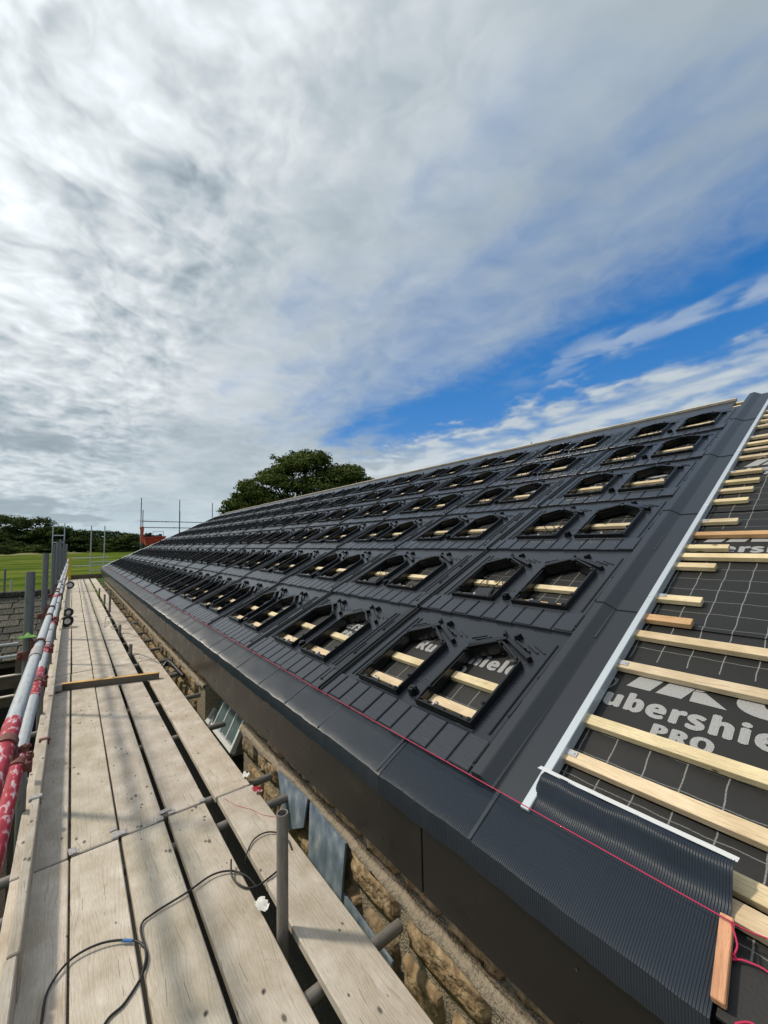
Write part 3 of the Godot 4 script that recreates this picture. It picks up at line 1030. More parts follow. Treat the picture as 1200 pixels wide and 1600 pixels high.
func tray_mesh() -> ArrayMesh:
	var m := MB.new()
	var sheet := func(pts: Array):
		var q := []
		for p in pts: q.append(Vector3(p.x, tb(p.y), p.y))
		m.face(q, Vector3.UP)
	var L := 0.0
	var R := 1.25
	var T := 0.93
	var xs := [L, OA - HALF, OA + HALF, OB - HALF, OB + HALF, R]
	for k in [0, 2, 4]:
		sheet.call([Vector2(xs[k], 0), Vector2(xs[k + 1], 0), Vector2(xs[k + 1], T), Vector2(xs[k], T)])
	for c in [OA, OB]:
		sheet.call([Vector2(c - HALF, 0), Vector2(c + HALF, 0), Vector2(c + HALF, OZ), Vector2(c - HALF, OZ)])
		sheet.call([Vector2(c - HALF, OZ + SHO), Vector2(c, OZ + APX), Vector2(c, T), Vector2(c - HALF, T)])
		sheet.call([Vector2(c, OZ + APX), Vector2(c + HALF, OZ + SHO), Vector2(c + HALF, T), Vector2(c, T)])
	m.face([Vector3(L, tb(0), 0), Vector3(R, tb(0), 0), Vector3(R, tb(0) - 0.016, 0), Vector3(L, tb(0) - 0.016, 0)], Vector3(0, 0, -1))
	# long ribs and water bars beside the joints
	for x in [0.112, 0.148]: slab(m, x - 0.006, x + 0.006, 0.19, 0.80, 0.008)
	for x in [1.122, 1.158]: slab(m, x - 0.006, x + 0.006, 0.19, 0.80, 0.008)
	# gabled deflectors over each opening
	for c in [OA, OB]:
		var ap := Vector2(c, OZ + APX + 0.042)
		for sg in [-1.0, 1.0]:
			var sh := Vector2(c + sg * (HALF + 0.018), OZ + SHO + 0.040)
			var d := (sh - ap).normalized()
			var nn := Vector2(-d.y, d.x)
			if nn.y < 0: nn = -nn
			for k in [[0.034, 0.30, 0.72, 0.012], [0.060, 0.42, 0.86, 0.008], [0.084, 0.55, 0.98, 0.006]]:
				var l := ap.distance_to(sh)
				bar(m, ap + nn * k[0] + d * l * k[1], ap + nn * k[0] + d * l * k[2], 0.010, k[3])
	# moulded ledge under each opening
	for c in [OA, OB]: slab(m, c - HALF - 0.012, c + HALF + 0.012, OZ - 0.014, OZ, 0.005)
	return m.mesh()

func deflector_mesh() -> ArrayMesh:                         # the black gabled bars that turn rain away from an opening
	var m := MB.new()
	for c in [OA, OB]:
		var ap := Vector2(c, OZ + APX + 0.042)
		for sg in [-1.0, 1.0]:
			var sh := Vector2(c + sg * (HALF + 0.018), OZ + SHO + 0.040)
			bar(m, ap + Vector2(sg * 0.003, 0), sh, 0.026, 0.027)
			bar(m, ap + Vector2(sg * 0.030, 0.014), ap + Vector2(sg * 0.052, 0.056), 0.018, 0.030)
			var d := (sh - ap).normalized()
			bar(m, ap + d * 0.05 + Vector2(0, 0.032), ap + d * 0.15 + Vector2(0, 0.032), 0.012, 0.017)
	return m.mesh()

func verge_side_mesh() -> ArrayMesh:                        # clips along the outermost rib beside the verge
	var m := MB.new()
	slab(m, 0.104, 0.120, 0.03, 0.80, 0.009)
	for z in [0.05, 0.30, 0.55]:
		slab(m, 0.108, 0.116, z, z + 0.10, 0.012)
		slab(m, 0.105, 0.119, z - 0.004, z + 0.012, 0.017)
	return m.mesh()

func tiles_mesh(v: int, skip := 0) -> ArrayMesh:
	var m := MB.new()
	var r := RandomNumberGenerator.new()
	r.seed = 900 + v
	var x := 0.006
	var ws := [0.112, 0.112, 0.120, 0.117, 0.120, 0.105, 0.118, 0.120, 0.112, 0.118, 0.076]
	for k in ws.size():
		if k < skip:
			x += ws[k]
			continue
		var z0 := -0.003 if k % 2 == 0 else 0.006
		z0 += r.randf_range(-0.002, 0.002)
		slab(m, x, x + ws[k] - 0.013, z0, 0.160 + r.randf_range(-0.002, 0.002), 0.007 + r.randf_range(-0.001, 0.0015), -0.012)
		x += ws[k]
	return m.mesh()

func joint_mesh() -> ArrayMesh:                             # the raised interlock where two trays meet, with its clips
	var m := MB.new()
	slab(m, -0.020, -0.008, -0.002, 0.925, 0.014)
	slab(m, 0.000, 0.012, -0.002, 0.925, 0.020)
	slab(m, 0.022, 0.030, 0.02, 0.86, 0.010)
	slab(m, -0.022, 0.084, 0.0, 0.90, 0.0055)
	for z in [0.06, 0.33, 0.60]:
		slab(m, 0.070, 0.080, z, z + 0.11, 0.011)
		slab(m, 0.066, 0.084, z - 0.004, z + 0.010, 0.015)
	return m.mesh()

func offset_poly(p: Array, d: float) -> Array:              # a convex polygon moved inwards by d
	var out := []
	var n := p.size()
	var c := Vector2.ZERO
	for e in p: c += e / n
	for i in n:
		var a: Vector2 = p[(i - 1 + n) % n]
		var b: Vector2 = p[i]
		var e: Vector2 = p[(i + 1) % n]
		var n1 := Vector2(-(b - a).y, (b - a).x).normalized()
		var n2 := Vector2(-(e - b).y, (e - b).x).normalized()
		if n1.dot(c - b) < 0: n1 = -n1
		if n2.dot(c - b) < 0: n2 = -n2
		out.append(b + (n1 + n2) / (1.0 + n1.dot(n2)) * d)
	return out

func frame_mesh() -> ArrayMesh:
	var m := MB.new()
	var p := [Vector2(-HALF, 0), Vector2(HALF, 0), Vector2(HALF, SHO), Vector2(0, APX), Vector2(-HALF, SHO)]
	var rings := [[0.0, -0.006], [0.002, 0.030], [0.004, 0.033], [0.011, 0.033], [0.012, 0.024], [0.022, 0.023], [0.024, -0.030]]
	var loops := []
	for r in rings:
		var lp := []
		for q in offset_poly(p, r[0]): lp.append(Vector3(q.x, r[1], q.y))
		loops.append(lp)
	var c := Vector3(0, 0, 0.24)
	for k in loops.size() - 1:
		for i in 5:
			var j := (i + 1) % 5
			var mid: Vector3 = (loops[k][i] + loops[k][j]) * 0.5
			var flat: Vector3 = (mid - c) * Vector3(1, 0, 1)
			var dy: float = rings[k + 1][1] - rings[k][1]
			var hint := Vector3.UP if absf(dy) < 0.004 else (flat if dy > 0 else -flat)
			m.face([loops[k][i], loops[k][j], loops[k + 1][j], loops[k + 1][i]], hint)
	# catches and corner studs moulded on the rim
	for e in [[-HALF + 0.02, 0.018], [HALF - 0.02, 0.018], [HALF - 0.018, SHO - 0.02], [-HALF + 0.018, SHO - 0.02], [0.0, APX - 0.022], [HALF - 0.016, 0.10], [-HALF + 0.016, 0.12]]:
		m.box(Vector3(e[0], 0.031, e[1]), Vector3(0.018, 0.018, 0.018), 0.004)
	for e in [[-0.09, 0.05], [0.02, 0.07], [0.11, 0.03]]:
		m.box(Vector3(e[0], 0.028, 0.016), Vector3(e[1], 0.012, 0.020), 0.003)
	for sg in [-1.0, 1.0]:
		var a := Vector2(sg * (HALF - 0.02), SHO - 0.004)
		var b := Vector2(sg * 0.02, APX - 0.022)
		var mid := (a + b) * 0.5
		var t := (b - a).normalized()
		m.box(Vector3(mid.x, 0.036, mid.y), Vector3(a.distance_to(b), 0.012, 0.012), 0.002, Basis(Vector3(t.x, 0, t.y), Vector3.UP, Vector3(t.x, 0, t.y).cross(Vector3.UP)))
	return m.mesh()

func cap_mesh() -> ArrayMesh:
	var m := MB.new()
	m.tube(Vector3(0, 0, 0), Vector3(0, 0.010, 0), 0.030, 18, 0.0, 0.027)
	m.tube(Vector3(0, 0.010, 0), Vector3(0, 0.034, 0), 0.021, 18, 0.0, 0.019)
	for k in 6:
		var a := TAU * k / 6
		m.box(Vector3(cos(a) * 0.021, 0.020, sin(a) * 0.021), Vector3(0.008, 0.022, 0.006), 0.001, Basis(Vector3.UP, -a))
	m.box(Vector3(0, 0.036, 0), Vector3(0.030, 0.006, 0.008), 0.001)
	return m.mesh()

func hook_mesh() -> ArrayMesh:
	var m := MB.new()
	m.box(Vector3(0, 0.026, 0.022), Vector3(0.030, 0.010, 0.016), 0.002)
	m.box(Vector3(0.004, 0.020, 0.036), Vector3(0.016, 0.016, 0.018), 0.003)
	return m.mesh()

func make_roof_trays() -> void:
	var sheet := tray_mesh()
	var tiles := [tiles_mesh(0), tiles_mesh(1), tiles_mesh(2)]
	var joint := joint_mesh()
	var edge_tiles := tiles_mesh(3, 1)
	var deflector := deflector_mesh()
	var edge_rail := verge_side_mesh()
	var frame := frame_mesh()
	var cap := cap_mesh()
	var hook := hook_mesh()
	var mark := text_mesh("M2", 0.045)
	mark.depth = 0.002
	var box := MB.new()
	box.box(Vector3(0, 0.0, 0), Vector3(0.12, 0.03, 0.10), 0.006)
	box.box(Vector3(0.065, 0.0, 0.02), Vector3(0.03, 0.02, 0.05), 0.004)
	var boxm := box.mesh()
	var cables := []
	for v in 3:
		var c := MB.new()
		var r := RandomNumberGenerator.new()
		r.seed = 60 + v
		for k in 3:
			var pts := []
			var x := r.randf_range(-0.10, 0.02)
			for t in 6:
				pts.append(Vector3(x + 0.045 * t * r.randf_range(0.6, 1.1) - 0.06, -0.012 + 0.018 * sin(t * 1.4 + k) + r.randf_range(0.0, 0.012), 0.13 + 0.11 * sin(t * 1.1 + k * 1.3) * r.randf_range(0.5, 1.0) + 0.10))
			c.path(curve(pts, 6), 0.0032, 6)
		cables.append(c.mesh())
	for row in 6:
		for col in 17:
			var s := 0.16 + 0.9 * row
			var w := 0.945 + 1.245 * col
			var t := put(barn, "roof_tray", sheet, [M.tray, M.tray_b, M.tray_c][rng.randi() % 3], rt(s, w + rng.randf_range(-0.002, 0.002), rng.randf_range(0.0, 0.002)) * Transform3D(Basis.from_euler(Vector3(rng.randf_range(-0.002, 0.001), rng.randf_range(-0.0015, 0.0015), rng.randf_range(-0.0025, 0.0025))), Vector3.ZERO))
			put(t, "slate_strip", tiles[(row * 5 + col) % 3] if col > 0 else edge_tiles, M.tray_tile)
			put(t, "joint_rail", joint if col > 0 else edge_rail, M.tray_black)
			put(t, "rain_deflector", deflector, M.tray_black)
			for c in [OA, OB]:
				var f := put(t, "opening_frame", frame, M.tray_black, Transform3D(Basis(), Vector3(c, tb(OZ), OZ)))
			put(t, "cable_cap", cap, M.tray_black, Transform3D(Basis(), Vector3(0.647, tb(0.235), 0.235)))
			for c in [OA, OB]:
				put(t, "hook", hook, M.clip, Transform3D(Basis(), Vector3(c + rng.randf_range(-0.06, 0.07), tb(OZ), OZ)))
			if col < 4 and row < 3:
				put(t, "moulded_mark", mark, M.tray_tile, Transform3D(Basis(Vector3(-1, 0, 0), Vector3(0, 0, 1), Vector3(0, 1, 0)), Vector3(0.70, tb(0.3) + 0.0, 0.30)))
			if row > 0 and (row * 7 + col * 3) % 4 != 1 or (row == 0 and col > 3 and col % 3 == 0):
				var at := Vector3(OB + rng.randf_range(-0.03, 0.03), 0.0, OZ)
				if (row + col) % 2 == 1 or row == 1: put(t, "connector_box", boxm, M.black, Transform3D(Basis(Vector3.UP, rng.randf_range(-0.3, 0.3)), at + Vector3(0, -0.008, 0.11)))
				put(t, "loose_cables", cables[(row + col) % 3], M.black, Transform3D(Basis(), at))

# ---------------------------------------------------------------- scaffold
var scaffold: Node3D

func coupler(parent: Node, at: Vector3, ax: Vector3, side: Vector3, m: Material) -> void:
	var b := MB.new()
	b.tube(at - ax * 0.026, at + ax * 0.026, 0.0305, 16, 0.0245)
	b.box(at + side * 0.036, Vector3(0.022, 0.05, 0.034), 0.004, Basis(side, ax, side.cross(ax)))
	b.tube(at + side * 0.040 - side.cross(ax) * 0.03, at + side * 0.040 + side.cross(ax) * 0.045, 0.007, 8)
	b.tube(at + side * 0.040 + side.cross(ax) * 0.022, at + side * 0.040 + side.cross(ax) * 0.036, 0.013, 6)
	put(parent, "coupler", b.mesh(), m)

func pole(parent: Node, called: String, p: Vector3, q: Vector3, m: Material, r := 0.02415) -> MeshInstance3D:
	var b := MB.new()
	b.uvo = Vector2(rng.randf(), rng.randf() * 4.0)
	b.tube(p, q, r, 20, r - 0.004)
	return put(parent, called, b.mesh(), m)

func make_scaffold() -> void:
	scaffold = thing("scaffold", "timber boarded scaffold walkway with steel tube guard rails beside the roof", "scaffold")
	var up := Vector3.UP
	var fwd := Vector3(0, 0, -1)
	var out := Vector3(-1, 0, 0)
	# boards
	var joints := [1.10, -2.77, -6.62, -10.35, -14.2, -18.1, -22.0, -25.45]
	var lay := [[-0.086, 0.224], [0.142, 0.209], [0.366, 0.210], [0.597, 0.203], [0.880, 0.220]]
	for k in joints.size() - 1:
		for c in 5:
			var z0: float = joints[k] + rng.randf_range(-0.02, 0.02)
			var z1: float = joints[k + 1] + rng.randf_range(-0.02, 0.02)
			if c == 0 and k > 2: z0 += 0.5; 
			if c == 0 and k > 1 and k < 6: z1 += 0.5
			if k == 0: z0 = 1.1
			if k == 1:
				z0 = [-2.765, -2.768, -2.775, -2.80, -2.79][c]
			if k == 0: z1 = [-2.755, -2.757, -2.765, -2.79, -2.78][c]
			var ln := z0 - z1 - 0.006
			var m := MB.new()
			m.uvo = Vector2(rng.randf() * 3.0, rng.randf() * 6.0)
			var tn := rng.randf_range(0.82, 1.04)
			m.col = Color(tn, tn * rng.randf_range(0.975, 1.0), tn * rng.randf_range(0.93, 1.0))
			var wd: float = lay[c][1] + rng.randf_range(-0.004, 0.004)
			m.box(Vector3(0, -0.019, 0), Vector3(wd, 0.038, ln), 0.004)
			var at := Transform3D(Basis(up, rng.randf_range(-0.0022, 0.0022)) * Basis(fwd, rng.randf_range(-0.008, 0.008)), Vector3(lay[c][0] + rng.randf_range(-0.004, 0.004), rng.randf_range(-0.004, 0.002), (z0 + z1) * 0.5))
			var b := put(scaffold, "scaffold_board", m.mesh(), M.board, at)
			for e in [-1.0, 1.0]:                               # hoop iron corners
				if k == 0 and e > 0.0: continue
				var h := MB.new()
				if k < 2 and c in [1, 2, 3] and not (k == 1 and e < 0.0):
					for sx in ([-1.0] if k == 0 and e < 0 and c == 1 else [-1.0, 1.0]):
						if k == 0 and e < 0.0:
							continue
						h.box(Vector3(sx * (wd * 0.5 - 0.016), 0.0012, e * (ln * 0.5 - 0.016)), Vector3(0.036, 0.003, 0.034), 0.001)
				h.box(Vector3(0, -0.019, e * (ln * 0.5 + 0.0012)), Vector3(wd - 0.02, 0.030, 0.002))
				put(b, "end_iron", h.mesh(), M.clip)
	for e in [[0.236, -2.80, 0.05], [0.268, -2.80, 0.05], [0.470, -2.845, 0.035], [0.502, -2.85, 0.035], [0.045, -2.80, 0.06], [0.225, -2.86, 0.035], [0.985, -2.72, 0.03]]:
		var h := MB.new()
		h.box(Vector3(e[0], 0.0035, e[1]), Vector3(0.032, 0.004, e[2]), 0.0012, Basis(up, rng.randf_range(-0.12, 0.12)))
		put(scaffold, "corner_clip", h.mesh(), M.clip)
	# toe boards on edge
	for e in [[1.1, -2.02], [-2.03, -5.92], [-5.94, -9.7], [-9.72, -13.5], [-13.52, -17.4], [-17.42, -21.2], [-21.22, -25.4]]:
		var m := MB.new()
		m.uvo = Vector2(rng.randf() * 2.0, rng.randf() * 5.0)
		m.col = Color(0.80, 0.80, 0.78) * rng.randf_range(0.85, 1.0)
		m.box(Vector3(0, 0, 0), Vector3(0.036, 0.215, e[0] - e[1]), 0.004)
		put(scaffold, "toe_board", m.mesh(), M.board, Transform3D(Basis(up, rng.randf_range(-0.001, 0.001)), Vector3(-0.126 + rng.randf_range(-0.004, 0.004), 0.060 + rng.randf_range(-0.004, 0.004), (e[0] + e[1]) * 0.5)))
	var et := MB.new()
	et.box(Vector3(0.55, 0.09, -25.5), Vector3(1.55, 0.24, 0.036), 0.004)
	put(scaffold, "end_toe_board", et.mesh(), M.brown)
	# guard rails: lengths joined by sleeves
	for e in [["hand_rail", -0.145, 1.0, [1.2, -3.05, -9.0, -15.0, -20.5, -25.6]], ["mid_rail", -0.145, 0.78, [1.2, -4.62, -10.4, -16.0, -21.5, -25.6]]]:
		for k in e[3].size() - 1:
			var sag: float = -0.01 * (k % 2)
			pole(scaffold, e[0], Vector3(e[1], e[2], e[3][k]), Vector3(e[1] + 0.002 * k, e[2] + sag, e[3][k + 1] + 0.006), M.tube)
			if k > 0:
				var b := MB.new()
				b.tube(Vector3(e[1], e[2], e[3][k] + 0.10), Vector3(e[1], e[2], e[3][k] - 0.10), 0.0295, 16, 0.0245)
				put(scaffold, "sleeve", b.mesh(), M.clip)
	# worn red paint on the rails
	for e in [[1.0, 1.1, -1.93], [0.78, 1.1, -2.22], [0.78, -2.98, -3.62], [0.78, -4.1, -4.42], [0.78, -5.6, -6.1], [1.0, -6.2, -6.5], [0.78, -8.6, -9.2], [0.78, -12.6, -13.2]]:
		var b := MB.new()
		b.uvo = Vector2(rng.randf(), rng.randf() * 3.0)
		b.tube(Vector3(-0.145, e[0], e[1]), Vector3(-0.145, e[0], e[2]), 0.0252, 20)
		put(scaffold, "red_paint_band", b.mesh(), M.red_worn)
	# standards along the outside
	for e in [[-3.42, 1.45], [-5.25, 1.545], [-7.35, 1.63], [-9.2, 1.70], [-11.4, 1.78], [-13.3, 1.60], [-16.0, 1.83], [-19.5, 1.72], [-25.35, 1.77], [0.9, 1.6]]:
		pole(scaffold, "standard", Vector3(-0.205, GROUND_Y, e[0]), Vector3(-0.205, e[1], e[0]), M.tube_dark)
		coupler(scaffold, Vector3(-0.205, 0.93, e[0]), up, Vector3(-1, 0, 0), M.coupler)
		coupler(scaffold, Vector3(-0.145, 1.0, e[0] + 0.03), fwd, Vector3(-1, 0, 0), M.coupler if e[0] > -8.0 else M.clip)
	pole(scaffold, "standard", Vector3(-0.238, GROUND_Y, -9.3), Vector3(-0.238, 1.66, -9.3), M.tube_dark)
	for e in [[-1.72, 1.0], [-2.10, 0.78], [-3.28, 0.78], [-4.28, 0.78], [-4.62, 1.0], [-5.75, 0.78], [-6.9, 1.0], [-7.6, 0.78], [-8.8, 1.0], [-10.9, 0.78]]:
		coupler(scaffold, Vector3(-0.145, e[1], e[0]), fwd, Vector3(1, 0, 0) if e[1] < 0.9 else Vector3(0.5, -0.86, 0), M.coupler if e[0] > -7.0 else M.clip)
	# a strap holding the toe board
	for z in [-4.05, -3.16]:
		var b := MB.new()
		b.box(Vector3(-0.126, 0.173, z), Vector3(0.062, 0.012, 0.036), 0.004)
		b.box(Vector3(-0.100, 0.153, z), Vector3(0.010, 0.05, 0.036), 0.003)
		b.tube(Vector3(-0.157, 0.158, z), Vector3(-0.088, 0.158, z), 0.007, 8)
		put(scaffold, "toe_board_clip", b.mesh(), M.coupler if z > -3.0 or z < -4.0 else M.clip)
	# inner standards rising through the gap
	for e in [[-1.69, 0.465, 0.737], [-7.19, 0.135, 0.735], [-9.02, 0.15, 0.742], [-12.02, 0.53, 0.768], [-13.8, 0.265, 0.758], [-16.66, 0.21, 0.762]]:
		pole(scaffold, "inner_standard", Vector3(e[2], GROUND_Y, e[0]), Vector3(e[2] - 0.004, e[1], e[0]), M.tube_worn)
	# transoms under the boards, butting up to the wall
	var tz := [0.2, -1.46, -2.60, -2.90, -3.99, -4.92, -5.87, -6.68, -7.50, -8.26, -9.05, -10.26, -11.42, -12.9, -14.3, -15.6, -17.2, -18.9, -20.6, -22.3, -24.0, -25.3]
	for k in tz.size():
		var z: float = tz[k]
		pole(scaffold, "transom", Vector3(-0.30, -0.064, z + 0.03), Vector3([1.17, 1.172, 1.16, 1.175][k % 4], -0.064, z), M.tube_worn)
	# ledgers below
	for x in [-0.15, 0.93]:
		pole(scaffold, "ledger", Vector3(x, -0.115, 1.1), Vector3(x, -0.115, -25.4), M.tube_dark)
	for x in [-0.15, 0.79]:
		pole(scaffold, "lower_ledger", Vector3(x, -1.7, 1.1), Vector3(x, -1.7, -25.4), M.tube_dark)
	# added lower boards, coloured dark so the gaps above read as shade
	for k in 7:
		for c in 4:
			var m := MB.new()
			m.uvo = Vector2(rng.randf() * 3.0, rng.randf() * 6.0)
			m.box(Vector3(0, 0, 0), Vector3(0.222, 0.038, 3.88), 0.004)
			put(scaffold, "added_dark_board", m.mesh(), M.dark, Transform3D(Basis(), Vector3(-0.05 + 0.232 * c, -1.62, -0.8 - 3.9 * k)))
	# far end guard
	for e in [[0.75, 2.68], [1.32, 2.68]]:
		pole(scaffold, "end_standard", Vector3(e[0], GROUND_Y, -25.6), Vector3(e[0], e[1], -25.6), M.tube)
	for y in [1.04, 0.65]:
		pole(scaffold, "end_rail", Vector3(-0.35, y, -25.66), Vector3(1.5, y, -25.66), M.tube)
	pole(scaffold, "end_rail", Vector3(0.8, 0.80, -25.75), Vector3(2.2, 0.80, -25.75), M.tube)
	pole(scaffold, "end_rail", Vector3(0.8, 0.38, -25.75), Vector3(2.2, 0.38, -25.75), M.tube)
	var ys := MB.new()
	ys.tube(Vector3(-0.10, 0.0, -25.3), Vector3(-0.10, 1.08, -25.3), 0.085, 18)
	for y in [0.25, 0.55, 0.85]:
		ys.tube(Vector3(-0.10, y, -25.3), Vector3(-0.10, y + 0.03, -25.3), 0.092, 18)
	put(scaffold, "yellow_post_guard", ys.mesh(), M.yellow)

# ---------------------------------------------------------------- shed, far end
func make_shed() -> void:
	var sh := thing("shed", "low stone shed with a mossy stone slate roof below the scaffold", "shed")
	var e0 := Vector3(0, -0.83, -12.0)
	var d := Vector3(0, 1.16, -2.0)
	var ln := d.length()
	d = d.normalized()
	var n := Vector3(0, d.z * -1.0, d.y)
	var bs := Basis(Vector3(1, 0, 0), n, -d)
	var body := MB.new()
	body.box(Vector3(-2.9, -2.3, -14.0), Vector3(5.0, 2.6, 3.2))
	body.face([Vector3(-5.4, -0.9, -12.1), Vector3(-0.4, -0.9, -12.1), Vector3(-0.4, 0.30, -14.0), Vector3(-5.4, 0.30, -14.0)], Vector3.UP)
	body.face([Vector3(-5.4, -0.9, -15.9), Vector3(-0.4, -0.9, -15.9), Vector3(-0.4, 0.30, -14.0), Vector3(-5.4, 0.30, -14.0)], Vector3.UP)
	for x in [-0.4, -5.4]:
		body.face([Vector3(x, -0.9, -12.1), Vector3(x, -0.9, -15.9), Vector3(x, 0.30, -14.0)], Vector3(1 if x > -1 else -1, 0, 0))
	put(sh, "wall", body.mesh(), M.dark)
	var rf := MB.new()
	rf.box(Vector3(-2.9, -0.9, -12.0), Vector3(5.2, 0.10, 0.06))
	var roof := put(sh, "roof", rf.mesh(), M.brown)
	for c in 10:
		var s := ln * c / 10.0
		var x := -0.30 - rng.randf() * 0.1
		while x > (-3.2 if c > 0 else -4.0):
			var wd := rng.randf_range(0.20, 0.40)
			var m := MB.new()
			var tn := rng.randf_range(0.5, 1.05)
			m.col = Color(tn, tn * rng.randf_range(0.95, 1.0), tn * rng.randf_range(0.88, 1.0))
			m.box(Vector3(0, 0, 0), Vector3(wd - 0.012, rng.randf_range(0.03, 0.045), ln / 10.0 + 0.10), 0.010)
			var p := e0 + d * (s + 0.10 + rng.randf_range(-0.012, 0.012)) + n * (0.050 + rng.randf_range(0.0, 0.010)) + Vector3(x - wd * 0.5, 0, 0)
			put(roof, "stone_slate", m.mesh(), M.slate, Transform3D(bs * Basis(Vector3(1, 0, 0), -0.07) * Basis(Vector3(0, 1, 0), rng.randf_range(-0.03, 0.03)), p))
			x -= wd
	var x := -0.3
	while x > -4.0:
		var m := MB.new()
		var l := rng.randf_range(0.4, 0.6)
		m.col = Color(0.55, 0.56, 0.55) * rng.randf_range(0.8, 1.1)
		m.box(Vector3(x - l * 0.5, 0.44 + rng.randf_range(-0.01, 0.01), -14.02), Vector3(l - 0.01, 0.14, 0.26), 0.02)
		put(roof, "ridge_stone", m.mesh(), M.slate)
		x -= l
	# a light timber and tube framework standing in front of the shed
	var fr := thing("timber_trestle", "brown timber rails and pale tubes standing before the stone slate shed", "frame")
	for e in [[0.385, 0.016], [0.235, 0.016]]:
		var m := MB.new()
		m.tube(Vector3(-1.8, e[0] - 0.005, -7.0), Vector3(-0.51, e[0] + 0.01, -7.0), e[1], 10)
		put(fr, "pale_rail", m.mesh(), M.tube)
	for e in [[-0.075, 0.15, "brown"], [-0.31, 0.12, "brown"]]:
		var m := MB.new()
		m.along_x = true
		m.box(Vector3(-1.14, e[0], -7.0), Vector3(1.34, e[1], 0.04), 0.004)
		put(fr, "timber_rail", m.mesh(), M[e[2]])
		var t := MB.new()
		t.box(Vector3(-1.14, e[0] + e[1] * 0.5 + 0.008, -7.0), Vector3(1.34, 0.014, 0.06), 0.002)
		put(fr, "pale_capping", t.mesh(), M.board)
	for px in [-1.7, -0.50]:
		var m := MB.new()
		m.box(Vector3(px, -1.5, -7.03), Vector3(0.06, 3.4, 0.05), 0.004)
		put(fr, "post", m.mesh(), M.brown)
	# two thin stakes in the field beyond the shed
	for e in [[-1.90, 0.86, "taller green stake in the field left of the scaffold"], [-1.72, 0.45, "shorter pale stake in the field left of the scaffold"]]:
		var m := MB.new()
		m.tube(Vector3(e[0], GROUND_Y, -20.0), Vector3(e[0], e[1], -20.0), 0.035, 10)
		tag(put(self, "field_stake", m.mesh(), M.tube_dark if e[1] > 0.6 else M.board), e[2], "stake", "stakes in the field")

